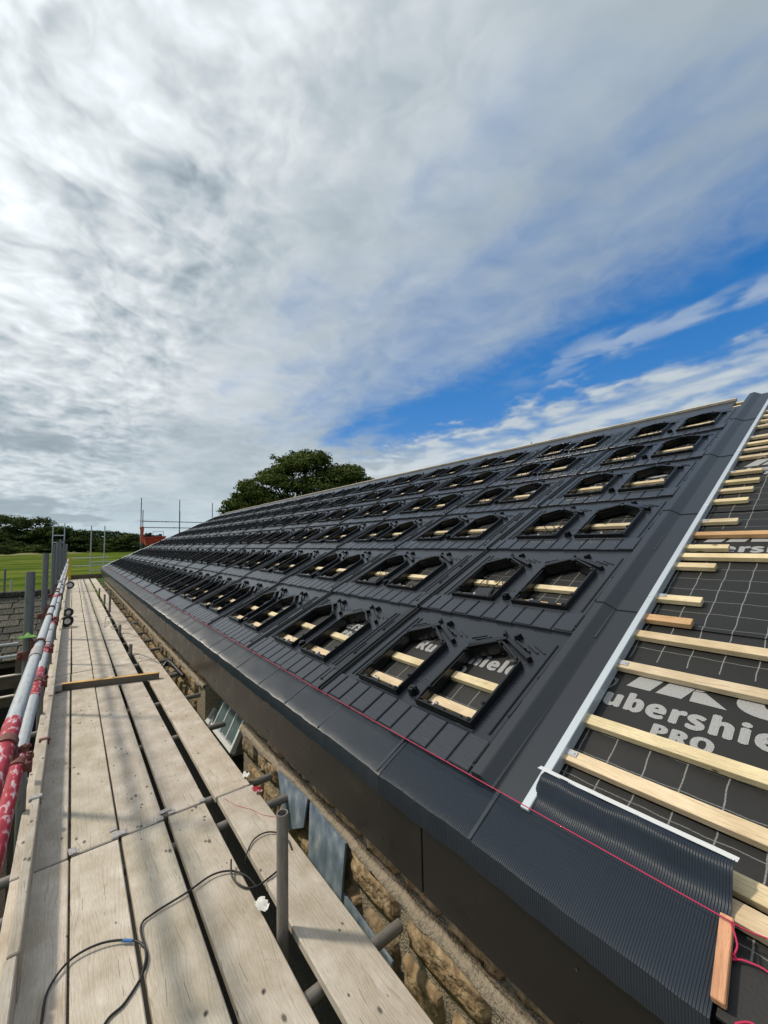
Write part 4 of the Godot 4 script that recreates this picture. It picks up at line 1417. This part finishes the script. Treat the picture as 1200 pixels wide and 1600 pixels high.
func make_far_end() -> void:
	# ladder lashed upright to the scaffold
	var ld := thing("ladder", "aluminium ladder standing above the outer scaffold standards", "ladder")
	var z := -19.0
	for x in [-0.58, -0.245]:
		var m := MB.new()
		m.box(Vector3(x, -0.35, z), Vector3(0.032, 5.7, 0.065), 0.004, Basis(Vector3(1, 0, 0), -0.03))
		put(ld, "stile", m.mesh(), M.ally)
	for k in 20:
		var m := MB.new()
		var y := -2.9 + 0.26 * k
		m.tube(Vector3(-0.57, y, z - 0.03 * (y + 0.35)), Vector3(-0.255, y, z - 0.03 * (y + 0.35)), 0.016, 8)
		put(ld, "rung", m.mesh(), M.ally)
	# scaffold beyond the far gable
	var fs := thing("gable_scaffold", "tube scaffold with two guard rails rising behind the far gable", "scaffold")
	for e in [[3.10, 4.38], [3.30, 3.75], [5.12, 4.36], [5.31, 3.74], [7.02, 4.24]]:
		pole(fs, "standard", Vector3(e[0], GROUND_Y, -27.0 - (0.9 if e[1] < 4.0 else 0.0)), Vector3(e[0], e[1], -27.0 - (0.9 if e[1] < 4.0 else 0.0)), M.tube_dark)
	for y in [3.07, 2.70]:
		pole(fs, "guard_rail", Vector3(3.25, y, -27.94), Vector3(7.3, y - 0.04, -27.94), M.tube_dark)
	for e in [[4.55, 3.055], [5.0, 2.68], [3.3, 3.07], [3.3, 2.70], [5.31, 3.05]]:
		coupler(fs, Vector3(e[0], e[1], -27.94), Vector3(1, 0, 0), Vector3(0, 1, 0), M.tube_dark)
	for k in 4:
		var m := MB.new()
		m.box(Vector3(5.0, 1.58, -27.05 - 0.24 * k), Vector3(4.4, 0.038, 0.225), 0.004)
		put(fs, "scaffold_board", m.mesh(), M.brown)
	# red tub with dark lumps in it
	var tub := thing("red_tub", "red tub heaped with dark lumps on the scaffold behind the far gable", "tub")
	var m := MB.new()
	var b := [Vector3(3.42, 1.62, -27.2), Vector3(4.15, 1.62, -27.2), Vector3(4.15, 1.62, -27.75), Vector3(3.42, 1.62, -27.75)]
	var t := [Vector3(3.30, 2.06, -27.12), Vector3(4.42, 2.12, -27.12), Vector3(4.42, 2.12, -27.85), Vector3(3.30, 2.06, -27.85)]
	for i in 4:
		var j := (i + 1) % 4
		m.face([b[i], b[j], t[j], t[i]], (b[i] + b[j]) * 0.5 - Vector3(3.8, 1.8, -27.5))
	m.face(b, Vector3.DOWN)
	m.box(Vector3(3.86, 2.10, -27.11), Vector3(1.16, 0.06, 0.04), 0.008, Basis(Vector3(0, 0, 1), 0.053))
	m.box(Vector3(3.86, 2.10, -27.86), Vector3(1.16, 0.06, 0.04), 0.008, Basis(Vector3(0, 0, 1), 0.053))
	put(tub, "body", m.mesh(), M.red_plain)
	var lum := MB.new()
	for k in 26:
		var p := Vector3(rng.randf_range(3.36, 4.25), 2.05 + rng.randf_range(0.0, 0.16), rng.randf_range(-27.75, -27.2))
		if k < 8: p = Vector3(rng.randf_range(3.40, 3.68), 2.15 + rng.randf_range(0.0, 0.22), rng.randf_range(-27.6, -27.25))
		lum.box(p, Vector3(1, 1, 1) * rng.randf_range(0.10, 0.2), 0.04, Basis.from_euler(Vector3(rng.randf() * 3, rng.randf() * 3, rng.randf() * 3)))
	tag(put(tub, "dark_lumps", lum.mesh(), M.dark), "", "", "", "stuff")
	var fr := MB.new()
	for e in [[3.75, 2.1, 2.42], [4.30, 2.1, 2.45]]: fr.tube(Vector3(e[0], e[1], -27.2), Vector3(e[0], e[2], -27.2), 0.012, 8)
	fr.tube(Vector3(3.75, 2.43, -27.2), Vector3(4.30, 2.43, -27.2), 0.010, 8)
	put(tub, "handle", fr.mesh(), M.tube_dark)
	# orange cover wrapped round the corner pole
	var cv := MB.new()
	var wn := noise(2.0, 3, 601)
	cv.grid(16, 12, func(u, v):
		var a: float = u * TAU
		var r := 0.085 + 0.03 * wn.get_noise_3d(cos(a), sin(a), v * 3.0) + 0.03 * exp(-pow((v - 0.93) * 9.0, 2.0))
		return Vector3(3.16 + r * cos(a), 1.75 + 0.95 * v, -27.0 + r * sin(a)), Vector3(0, 0, 1))
	tag(put(self, "orange_cover", cv.mesh(), M.orange_cover), "orange cloth cover wrapped round the corner pole beside the red tub", "cover")

# ---------------------------------------------------------------- trees
func leaf_cloud(m: MB, c: Vector3, r: Vector3, n: int, size: float, rr: RandomNumberGenerator) -> void:
	for i in n:
		var d := Vector3(rr.randfn(), rr.randfn(), rr.randfn()).normalized()
		var k := pow(rr.randf(), 0.45)
		if d.y < 0.0: d.y *= 0.55
		var p := c + d * r * k * rr.randf_range(0.85, 1.12)
		var tn := 0.65 + 0.65 * rr.randf()
		m.col = Color(tn * rr.randf_range(0.9, 1.15), tn, tn * rr.randf_range(0.75, 1.0))
		var nn := (d + Vector3(rr.randfn(), rr.randfn() + 0.6, rr.randfn()) * 0.6).normalized()
		var t := nn.cross(Vector3(rr.randfn(), rr.randfn(), rr.randfn())).normalized()
		var b := nn.cross(t)
		var s := size * rr.randf_range(0.6, 1.3)
		m.face([p - t * s, p + b * s * 0.55, p + t * s, p - b * s * 0.55], nn)

func limb(m: MB, p: Vector3, q: Vector3, r0: float, r1: float) -> void:
	m.tube(p, q, r0, 8, 0.0, r1)

func make_trees() -> void:
	var rr := RandomNumberGenerator.new()
	rr.seed = 4242
	# the big spreading tree behind the ridge; local x is across the view, 0.0636 m per pixel of the photograph at its distance
	var big := thing("broad_tree", "large dark spreading tree with layered crown behind the roof ridge", "tree")
	big.transform = Transform3D(Basis(Vector3.UP, deg_to_rad(-37.7)), Vector3(17.87, GROUND_Y, -36.6))
	var pads := [[0.5, 13.3, 2.0, 0.9], [-1.0, 12.9, 1.6, 0.9], [1.6, 12.9, 1.5, 0.8], [0.2, 12.3, 2.6, 0.9], [-2.3, 11.9, 1.5, 0.7], [-3.1, 11.3, 1.6, 0.8], [-2.2, 10.7, 2.0, 0.8], [2.7, 12.0, 1.8, 0.9], [3.6, 11.4, 1.8, 0.9], [4.9, 11.9, 1.3, 0.6], [5.5, 11.2, 1.5, 0.8], [6.4, 10.7, 1.2, 0.5], [4.4, 10.6, 1.7, 0.8], [1.0, 11.1, 2.6, 1.0], [-0.4, 10.3, 2.2, 0.9], [2.3, 9.9, 2.4, 1.0], [-4.6, 10.3, 1.4, 0.8], [-4.2, 9.5, 1.7, 0.8], [-5.6, 9.3, 1.2, 0.7], [-6.2, 8.6, 1.3, 0.8], [-5.0, 8.4, 1.7, 0.8], [-6.9, 7.8, 1.2, 0.6], [-3.0, 9.0, 1.8, 0.9], [-1.4, 8.9, 1.9, 0.9], [0.6, 8.8, 2.4, 0.9], [3.2, 8.8, 2.2, 0.9], [5.6, 9.4, 1.4, 0.8], [-3.5, 7.9, 2.4, 0.9]]
	var cr := MB.new()
	var bk := MB.new()
	var fork := Vector3(0.6, 6.4, 0)
	limb(bk, Vector3(0.5, 0, 0), fork, 0.55, 0.38)
	for p in pads:
		for k in 2:
			var c := Vector3(p[0] + rr.randf_range(-0.5, 0.5), p[1] + rr.randf_range(-0.15, 0.15), rr.randf_range(-1.0, 1.0) * 3.0 * (1.0 - absf(p[0]) / 9.0))
			leaf_cloud(cr, c, Vector3(p[2] * 0.95, p[3] * 1.05, p[2] * 0.9), 640, 0.15, rr)
			for t in 5: leaf_cloud(cr, c + Vector3(rr.randf_range(-0.8, 0.8) * p[2], rr.randf_range(-0.8, 0.8) * p[3], rr.randf_range(-0.7, 0.7) * p[2]), Vector3(0.45, 0.35, 0.45), 45, 0.13, rr)
			var mid := fork.lerp(c, 0.5) + Vector3(0, -0.5, 0)
			limb(bk, fork, mid, 0.15, 0.09)
			limb(bk, mid, c, 0.09, 0.03)
			for t in 3:
				limb(bk, c.lerp(mid, 0.3), c + Vector3(rr.randf_range(-1, 1) * p[2] * 0.7, rr.randf_range(-0.3, 0.8) * p[3], rr.randf_range(-1, 1)), 0.03, 0.01)
	put(big, "trunk", bk.mesh(), M.bark)
	tag(put(big, "crown", cr.mesh(), M.leaf3), "", "", "", "stuff")
	# small tip of another tree over the ridge
	var tip := thing("small_tree", "thin treetop just showing over the ridge right of the broad tree", "tree")
	tip.transform = Transform3D(Basis(), Vector3(26.85, GROUND_Y, -16.6))
	var tc := MB.new()
	var tt := MB.new()
	limb(tt, Vector3.ZERO, Vector3(0, 11.8, 0), 0.18, 0.02)
	for k in 14:
		var y := 5.0 + 0.5 * k
		leaf_cloud(tc, Vector3(rr.randf_range(-0.5, 0.5), y, rr.randf_range(-0.5, 0.5)) * Vector3(1.0 - y / 14.0, 1, 1.0 - y / 14.0), Vector3(0.16 * (12.3 - y), 0.4, 0.16 * (12.3 - y)), 60, 0.10, rr)
	put(tip, "trunk", tt.mesh(), M.bark)
	tag(put(tip, "crown", tc.mesh(), M.leaf3), "", "", "", "stuff")
	# the wood beyond the field: each tree its own thing, four crowns reused
	var crowns := []
	for k in 4:
		var c := MB.new()
		for j in 26:
			var a := rr.randf() * TAU
			var y := rr.randf_range(0.12, 0.92)
			var w := sin(pow(y, 0.8) * PI * 0.96) * 0.40 + 0.10
			var rad := sqrt(rr.randf()) * w
			leaf_cloud(c, Vector3(cos(a) * rad, y, sin(a) * rad), Vector3(0.17, 0.10, 0.17) * rr.randf_range(0.8, 1.3), 85, 0.030, rr)
		crowns.append(c.mesh())
	var tk := MB.new()
	tk.tube(Vector3.ZERO, Vector3(0, 0.5, 0), 0.03, 8, 0.0, 0.012)
	var trunk := tk.mesh()
	# x and base z along the far edge, height, width, crown, label
	var spots := [
		[2, 0, 804, 15, "tall tree at the left edge of the wood"], [18, 1, 803, 12, "round topped tree second from the left edge of the wood"], [33, 2, 822, 14, "dark bushy tree in front of the tall left trees"],
		[8, 3, 832, 12, "low tree before the tall ones at the left edge"], [38, 0, 812, 12, "tree left of the dome topped tree in the wood"], [52, 1, 806, 16, "dome topped dark tree, tallest left of the ladder"], [66, 2, 812, 13, "dark tree just left of the ladder"],
		[74, 3, 822, 11, "tree behind the ladder's left stile"], [84, 0, 823, 10, "tree seen between the ladder's stiles"], [94, 1, 820, 10, "tree behind the ladder's right stile"], [103, 2, 823, 11, "tree right of the ladder above the yellow post guard"], [113, 3, 827, 11, "tree above the left part of the end rails"],
		[124, 0, 827, 12, "tree left of the first end pole"], [135, 1, 828, 11, "tree just left of the two end poles"], [147, 2, 827, 11, "tree behind the left end pole"], [158, 3, 828, 11, "tree between the two end poles"], [169, 0, 829, 11, "tree behind the right end pole"],
		[180, 1, 830, 12, "tree just right of the end poles"], [191, 2, 833, 12, "tree before the far end of the eave"], [202, 3, 833, 11, "tree between the end poles and the orange cover"], [213, 0, 837, 12, "last tree of the wood before the roof"], [226, 1, 841, 12, "tree behind the red tub"], [240, 2, 843, 12, "tree half hidden behind the red tub's right end"],
		[24, 0, 846, 9, "low broad bush at the foot of the left trees"], [45, 2, 850, 8, "small dark bush at the field edge left of the ladder"], [196, 3, 851, 7, "small bush at the field edge near the barn's far end"], [165, 1, 852, 6, "small bush at the field edge behind the right end pole"]]
	var right := Vector3(0.7916, 0, 0.6107).normalized()
	var first := {}
	for e in spots:
		var depth := 176.0 + (12.0 if e[2] < 830 else 0.0) - (10.0 if e[2] > 844 else 0.0) + rr.randf_range(-4.0, 4.0)
		var v := Basis(Vector3(0.7916, -0.0199, 0.6107), Vector3(-0.0281, 0.9972, 0.069), Vector3(-0.6104, -0.0718, 0.7888)) * Vector3((e[0] - 600.0) / 629.0, -(e[2] - 800.0) / 629.0, -1.0) * depth
		var gy := land_y(v.x, v.z) - 0.4
		var hgt := 1.6 + v.y - gy
		var wid := float(e[3]) * 1.45
		var o := thing("bush" if e[3] < 10 else "woodland_tree", e[4] + (" beyond the field" if e[4].count(" ") < 9 else ""), "bush" if e[3] < 10 else "tree", Transform3D(), "trees of the wood beyond the field")
		o.transform = Transform3D(Basis(Vector3.UP, rr.randf() * TAU) * Basis.from_scale(Vector3(wid, hgt, wid)), Vector3(v.x, gy, v.z))
		put(o, "trunk", trunk, M.bark)
		tag(put(o, "crown", crowns[e[1]], M["leaf%d" % [0, 1, 2, 3][(e[1] + e[0] / 9) % 4]]), "", "", "", "stuff")
	# the wood's shaded depth behind the front trees
	var back := MB.new()
	for k in 60:
		var x := lerpf(-60.0, 330.0, k / 59.0)
		var top := 834.0 + 9.0 * smoothstep(80.0, 230.0, x) + rr.randf_range(-3, 4)
		var depth := 200.0
		var v := Basis(Vector3(0.7916, -0.0199, 0.6107), Vector3(-0.0281, 0.9972, 0.069), Vector3(-0.6104, -0.0718, 0.7888)) * Vector3((x - 600.0) / 629.0, -(top - 800.0) / 629.0, -1.0) * depth
		var gy := land_y(v.x, v.z)
		var h := 1.6 + v.y - gy
		for j in 6:
			leaf_cloud(back, Vector3(v.x + rr.randf_range(-2, 2), gy + h * (0.10 + 0.16 * j), v.z + rr.randf_range(-2, 2)), Vector3(2.8, h * 0.15, 2.8), 90, 0.55, rr)
	tag(put(self, "wood", back.mesh(), M.leaf1), "dark mass of woodland filling in behind the front trees", "woodland", "", "stuff")

# ---------------------------------------------------------------- loose things
func crumple(c: Vector3, s: Vector3, sd: int) -> ArrayMesh:
	var n := noise(1.0, 3, sd)
	var m := MB.new()
	m.grid(4, 4, func(u, v): return c + Vector3((u - 0.5) * s.x * (1.0 + 0.5 * n.get_noise_2d(v * 3.0, 4.0)), s.y * (0.35 + 0.9 * n.get_noise_2d(u * 1.6, v * 1.6)) + s.y * 0.3, (v - 0.5) * s.z * (1.0 + 0.6 * n.get_noise_2d(u * 3.0, 9.0))), Vector3.UP)
	return m.mesh()

func make_loose_things() -> void:
	# beam with an orange sawn face, across the boards
	var a := Vector3(-0.09, 0.0, -5.93)
	var b := Vector3(0.87, 0.0, -5.63)
	var t := (b - a).normalized()
	var bs := Basis(t, Vector3.UP, t.cross(Vector3.UP))
	var pl := thing("timber_beam", "short weathered timber with an orange top lying across the boards", "timber")
	var m := MB.new()
	m.along_x = true
	m.box((a + b) * 0.5 + Vector3(0, 0.036, 0), Vector3(a.distance_to(b), 0.068, 0.058), 0.003, bs)
	put(pl, "beam", m.mesh(), M.old)
	var f := MB.new()
	f.along_x = true
	f.box((a + b) * 0.5 + Vector3(0, 0.0715, 0), Vector3(a.distance_to(b) - 0.004, 0.004, 0.055), 0.001, bs)
	tag(put(pl, "sawn_face", f.mesh(), M.orange), "orange sawn top face", "")
	var blk := MB.new()
	blk.box(Vector3(-0.085, 0.05, -5.86), Vector3(0.07, 0.07, 0.07), 0.006, Basis(Vector3.UP, 0.2))
	tag(put(self, "concrete_block", blk.mesh(), M.clip), "small pale grey block at the left end of the orange topped timber", "block")
	# rolls of black tape standing on edge by the toe board
	for e in [[-0.045, -10.45, 0.115, 0.3, "nearest of the three black tape rolls standing by the toe board"], [-0.035, -11.9, 0.105, 0.1, "middle one of the three black tape rolls by the toe board"], [-0.03, -19.9, 0.14, 0.2, "farthest of the three black tape rolls, near the walkway's end"]]:
		var r := thing("tape_roll", e[4], "roll", Transform3D(Basis(Vector3.UP, e[3]), Vector3(e[0], 0, e[1])), "black tape rolls on the walkway")
		var o := MB.new()
		var ring := []
		for k in 28:
			var an := TAU * k / 28
			ring.append(Vector3(cos(an) * (e[2] - 0.03), e[2] + sin(an) * (e[2] - 0.03), 0))
		o.path(ring, 0.030, 10, true)
		put(r, "tape", o.mesh(), M.black)
		var c := MB.new()
		c.tube(Vector3(0, e[2], -0.03), Vector3(0, e[2], 0.03), e[2] - 0.062, 20, e[2] - 0.070)
		put(r, "core", c.mesh(), M.paper)
	var st := MB.new()
	st.tube(Vector3(-0.13, 0.012, -10.24), Vector3(0.12, 0.010, -10.18), 0.008, 8)
	tag(put(self, "thin_stick", st.mesh(), M.clip), "thin pale rod lying across the boards below the tape rolls", "rod")
	# cables
	var big := [Vector3(-0.05, 0.006, -1.80), Vector3(-0.037, 0.006, -1.894), Vector3(-0.024, 0.007, -2.007), Vector3(0.039, 0.012, -2.084), Vector3(0.14, 0.016, -2.081), Vector3(0.243, 0.012, -2.015), Vector3(0.276, 0.008, -1.939), Vector3(0.258, 0.006, -1.863), Vector3(0.19, 0.006, -1.784), Vector3(0.134, 0.006, -1.757), Vector3(0.08, 0.006, -1.66)]
	var lng := [Vector3(0.24, 0.008, -1.83), Vector3(0.272, 0.012, -1.921), Vector3(0.272, 0.008, -2.074), Vector3(0.324, 0.008, -2.11), Vector3(0.455, 0.012, -2.126), Vector3(0.573, 0.012, -2.156), Vector3(0.655, 0.010, -2.128), Vector3(0.708, 0.004, -2.056), Vector3(0.735, -0.02, -1.985)]
	var sml := [Vector3(0.671, 0.030, -2.17), Vector3(0.649, 0.014, -2.08), Vector3(0.675, 0.006, -2.0), Vector3(0.722, 0.004, -1.966), Vector3(0.786, 0.010, -1.969), Vector3(0.841, 0.012, -1.987), Vector3(0.905, 0.012, -2.06), Vector3(0.93, 0.010, -2.15)]
	var arc := [Vector3(0.745, -0.03, -2.18), Vector3(0.762, 0.004, -2.202), Vector3(0.819, 0.012, -2.259), Vector3(0.886, 0.014, -2.266), Vector3(0.94, 0.012, -2.221), Vector3(0.96, 0.010, -2.15), Vector3(0.95, 0.006, -2.07)]
	for e in [[big, 0.0042, "black cable bent in a wide loop on the nearest left boards"], [lng, 0.0042, "black cable snaking right from the wide loop over two boards"], [sml, 0.0042, "short curl of black cable beside the upright tube stub"], [arc, 0.0036, "thin cable arched over the last board behind the tube stub"]]:
		var c := MB.new()
		c.path(curve(e[0], 7), e[1], 8)
		tag(put(self, "cable", c.mesh(), M.black), e[2], "cable", "cables lying on the boards")
	var tape := MB.new()
	tape.tube(Vector3(0.205, 0.0145, -2.043), Vector3(0.238, 0.0125, -2.018), 0.0054, 10)
	tag(put(self, "blue_tape", tape.mesh(), mat(lin(0.04, 0.16, 0.42), 0.5)), "scrap of blue tape wrapped round the wide cable loop", "tape")
	var fc := MB.new()
	fc.path(curve([Vector3(0.55, 0.006, -9.8), Vector3(0.62, 0.10, -10.6), Vector3(0.74, 0.05, -10.4), Vector3(0.95, 0.03, -9.8), Vector3(1.02, 0.03, -9.5), Vector3(0.9, 0.03, -9.15), Vector3(0.72, 0.04, -9.3), Vector3(0.64, 0.03, -9.6), Vector3(0.80, 0.03, -9.9), Vector3(1.04, 0.02, -10.4)], 6), 0.006, 6)
	tag(put(self, "cable", fc.mesh(), M.tube_dark), "grey cable coiled loosely over the gap half way down the walkway", "cable", "cables lying on the boards")
	var f2 := MB.new()
	f2.path(curve([Vector3(0.75, 0.02, -6.95), Vector3(0.82, 0.05, -6.8), Vector3(0.95, 0.02, -6.4), Vector3(1.04, -0.05, -6.1), Vector3(1.10, -0.03, -5.8)], 6), 0.006, 6)
	tag(put(self, "cable", f2.mesh(), M.tube_dark), "grey cable crossing the last board beyond the orange topped timber", "cable", "cables lying on the boards")
	var f3 := MB.new()
	f3.path(curve([Vector3(0.72, 0.02, -8.5), Vector3(0.78, 0.06, -8.6), Vector3(0.9, 0.03, -8.5), Vector3(1.02, 0.0, -8.3)], 6), 0.005, 6)
	tag(put(self, "cable", f3.mesh(), M.tube_dark), "short grey cable arched over the last board before the middle stubs", "cable", "cables lying on the boards")
	# bundle of dark pipe on the transoms by the wall
	var pb := MB.new()
	for k in 3:
		pb.path(curve([Vector3(1.0, -0.03 + 0.02 * k, -6.3 + 0.1 * k), Vector3(1.06, 0.02 + 0.02 * k, -6.1), Vector3(1.12, 0.0, -5.85 + 0.05 * k), Vector3(1.14, -0.02, -5.6)], 6), 0.022, 8)
	tag(put(self, "pipe_bundle", pb.mesh(), M.black), "dark bundle of pipe lying between the last board and the wall", "pipe")
	# litter
	tag(put(self, "paper_scrap", crumple(Vector3(0.705, 0.002, -1.85), Vector3(0.05, 0.022, 0.07), 701), M.paper), "scrap of white paper by the gap at the tube stub", "paper")
	tag(put(self, "red_rag", crumple(Vector3(0.992, 0.0, -2.68), Vector3(0.045, 0.025, 0.07), 703), M.red_worn), "red rag on the edge of the outermost board", "rag")
	tag(put(self, "white_rag", crumple(Vector3(0.99, 0.0, -2.90), Vector3(0.05, 0.02, 0.06), 705), M.paper), "white rag at the outermost board's end by the wall tube", "rag")
	tag(put(self, "green_tape", crumple(Vector3(-0.205, 1.03, -3.36), Vector3(0.075, 0.04, 0.07), 707), M.green), "bright green tape tied round the nearest outer post", "tape")
	# fine red string fallen on the boards
	var rs := MB.new()
	rs.path(curve([Vector3(0.80, 0.003, -2.74), Vector3(0.84, 0.003, -2.62), Vector3(0.90, 0.003, -2.52), Vector3(0.93, 0.003, -2.44), Vector3(0.99, 0.003, -2.36)], 5), 0.0012, 5)
	tag(put(self, "string_scrap", rs.mesh(), M.string), "fine red string lying on the outermost board", "string")
	# the line along the eave and its stake
	var ln := MB.new()
	ln.path([rp(0.152, ROOF_LEN - 0.3, 0.022), rp(0.152, 8.0, 0.022), rp(0.150, 2.2, 0.024), rp(0.149, 1.03, 0.040), rp(0.160, 0.30, 0.030)], 0.0016, 6)
	ln.path(curve([rp(0.160, 0.30, 0.030), rp(0.165, 0.27, 0.022), rp(0.175, 0.22, 0.02), rp(0.17, 0.10, 0.03)], 4), 0.0016, 6)
	ln.path(curve([rp(0.160, 0.298, 0.030), rp(0.130, 0.284, 0.016), rp(0.107, 0.288, 0.006), rp(0.115, 0.270, 0.004), rp(0.120, 0.236, 0.004), rp(0.10, 0.20, 0.003), rp(0.05, 0.19, 0.003), rp(0.022, 0.22, 0.003), rp(0.018, 0.25, 0.003), rp(0.0, 0.27, 0.003)], 6), 0.0021, 6)
	tag(put(self, "string_line", ln.mesh(), M.string), "taut pinkish red string line along the eave tied to the stake", "string")
	var kn := MB.new()
	for k in 3:
		kn.path(curve([rp(0.104 + 0.003 * k, 0.292, 0.004), rp(0.110, 0.289, 0.012), rp(0.108, 0.284 + 0.003 * k, 0.005), rp(0.102, 0.290, 0.006)], 4), 0.0022, 6)
	put(get_node("string_line"), "knot", kn.mesh(), M.string)
	var sk := MB.new()
	sk.box(Vector3(0, 0, 0), Vector3(0.024, 0.020, 0.165), 0.002)
	tag(put(self, "timber_stake", sk.mesh(), M.pink, rt(0.092, 0.302, 0.012) * Transform3D(Basis(Vector3.UP, 0.075), Vector3.ZERO)), "pinkish timber stake at the cut end of the eave strip", "stake")
	# weathered blue grey sheets leaning on the wall
	for e in [[[Vector3(1.165, 0.032, -2.76), Vector3(1.165, 0.055, -2.32), Vector3(1.15, -0.115, -2.345), Vector3(1.14, -0.26, -2.60)], "blue grey metal sheet on the wall farthest from the eave corner, beside two tubes"], [[Vector3(1.172, 0.045, -2.30), Vector3(1.17, 0.030, -1.90), Vector3(1.14, -0.30, -1.91), Vector3(1.135, -0.40, -2.27)], "larger blue grey metal sheet on the wall behind the tube stub"], [[Vector3(1.160, -0.215, -1.96), Vector3(1.160, -0.245, -1.51), Vector3(1.13, -0.52, -1.52), Vector3(1.13, -0.52, -1.95)], "lowest blue grey metal sheet under a grey tube by the wall"]]:
		var s := MB.new()
		var p: Array = e[0]
		var th := Vector3(0.012, 0, 0)
		s.face(p, Vector3(-1, 0, 0))
		s.face(p.map(func(x): return x + th), Vector3(1, 0, 0))
		for i in 4:
			var j := (i + 1) % 4
			s.face([p[i], p[j], p[j] + th, p[i] + th], (p[i] + p[j]) * 0.5 - (p[0] + p[2]) * 0.5)
		tag(put(self, "metal_sheet", s.mesh(), M.zinc), e[1], "sheet", "blue grey sheets on the wall")
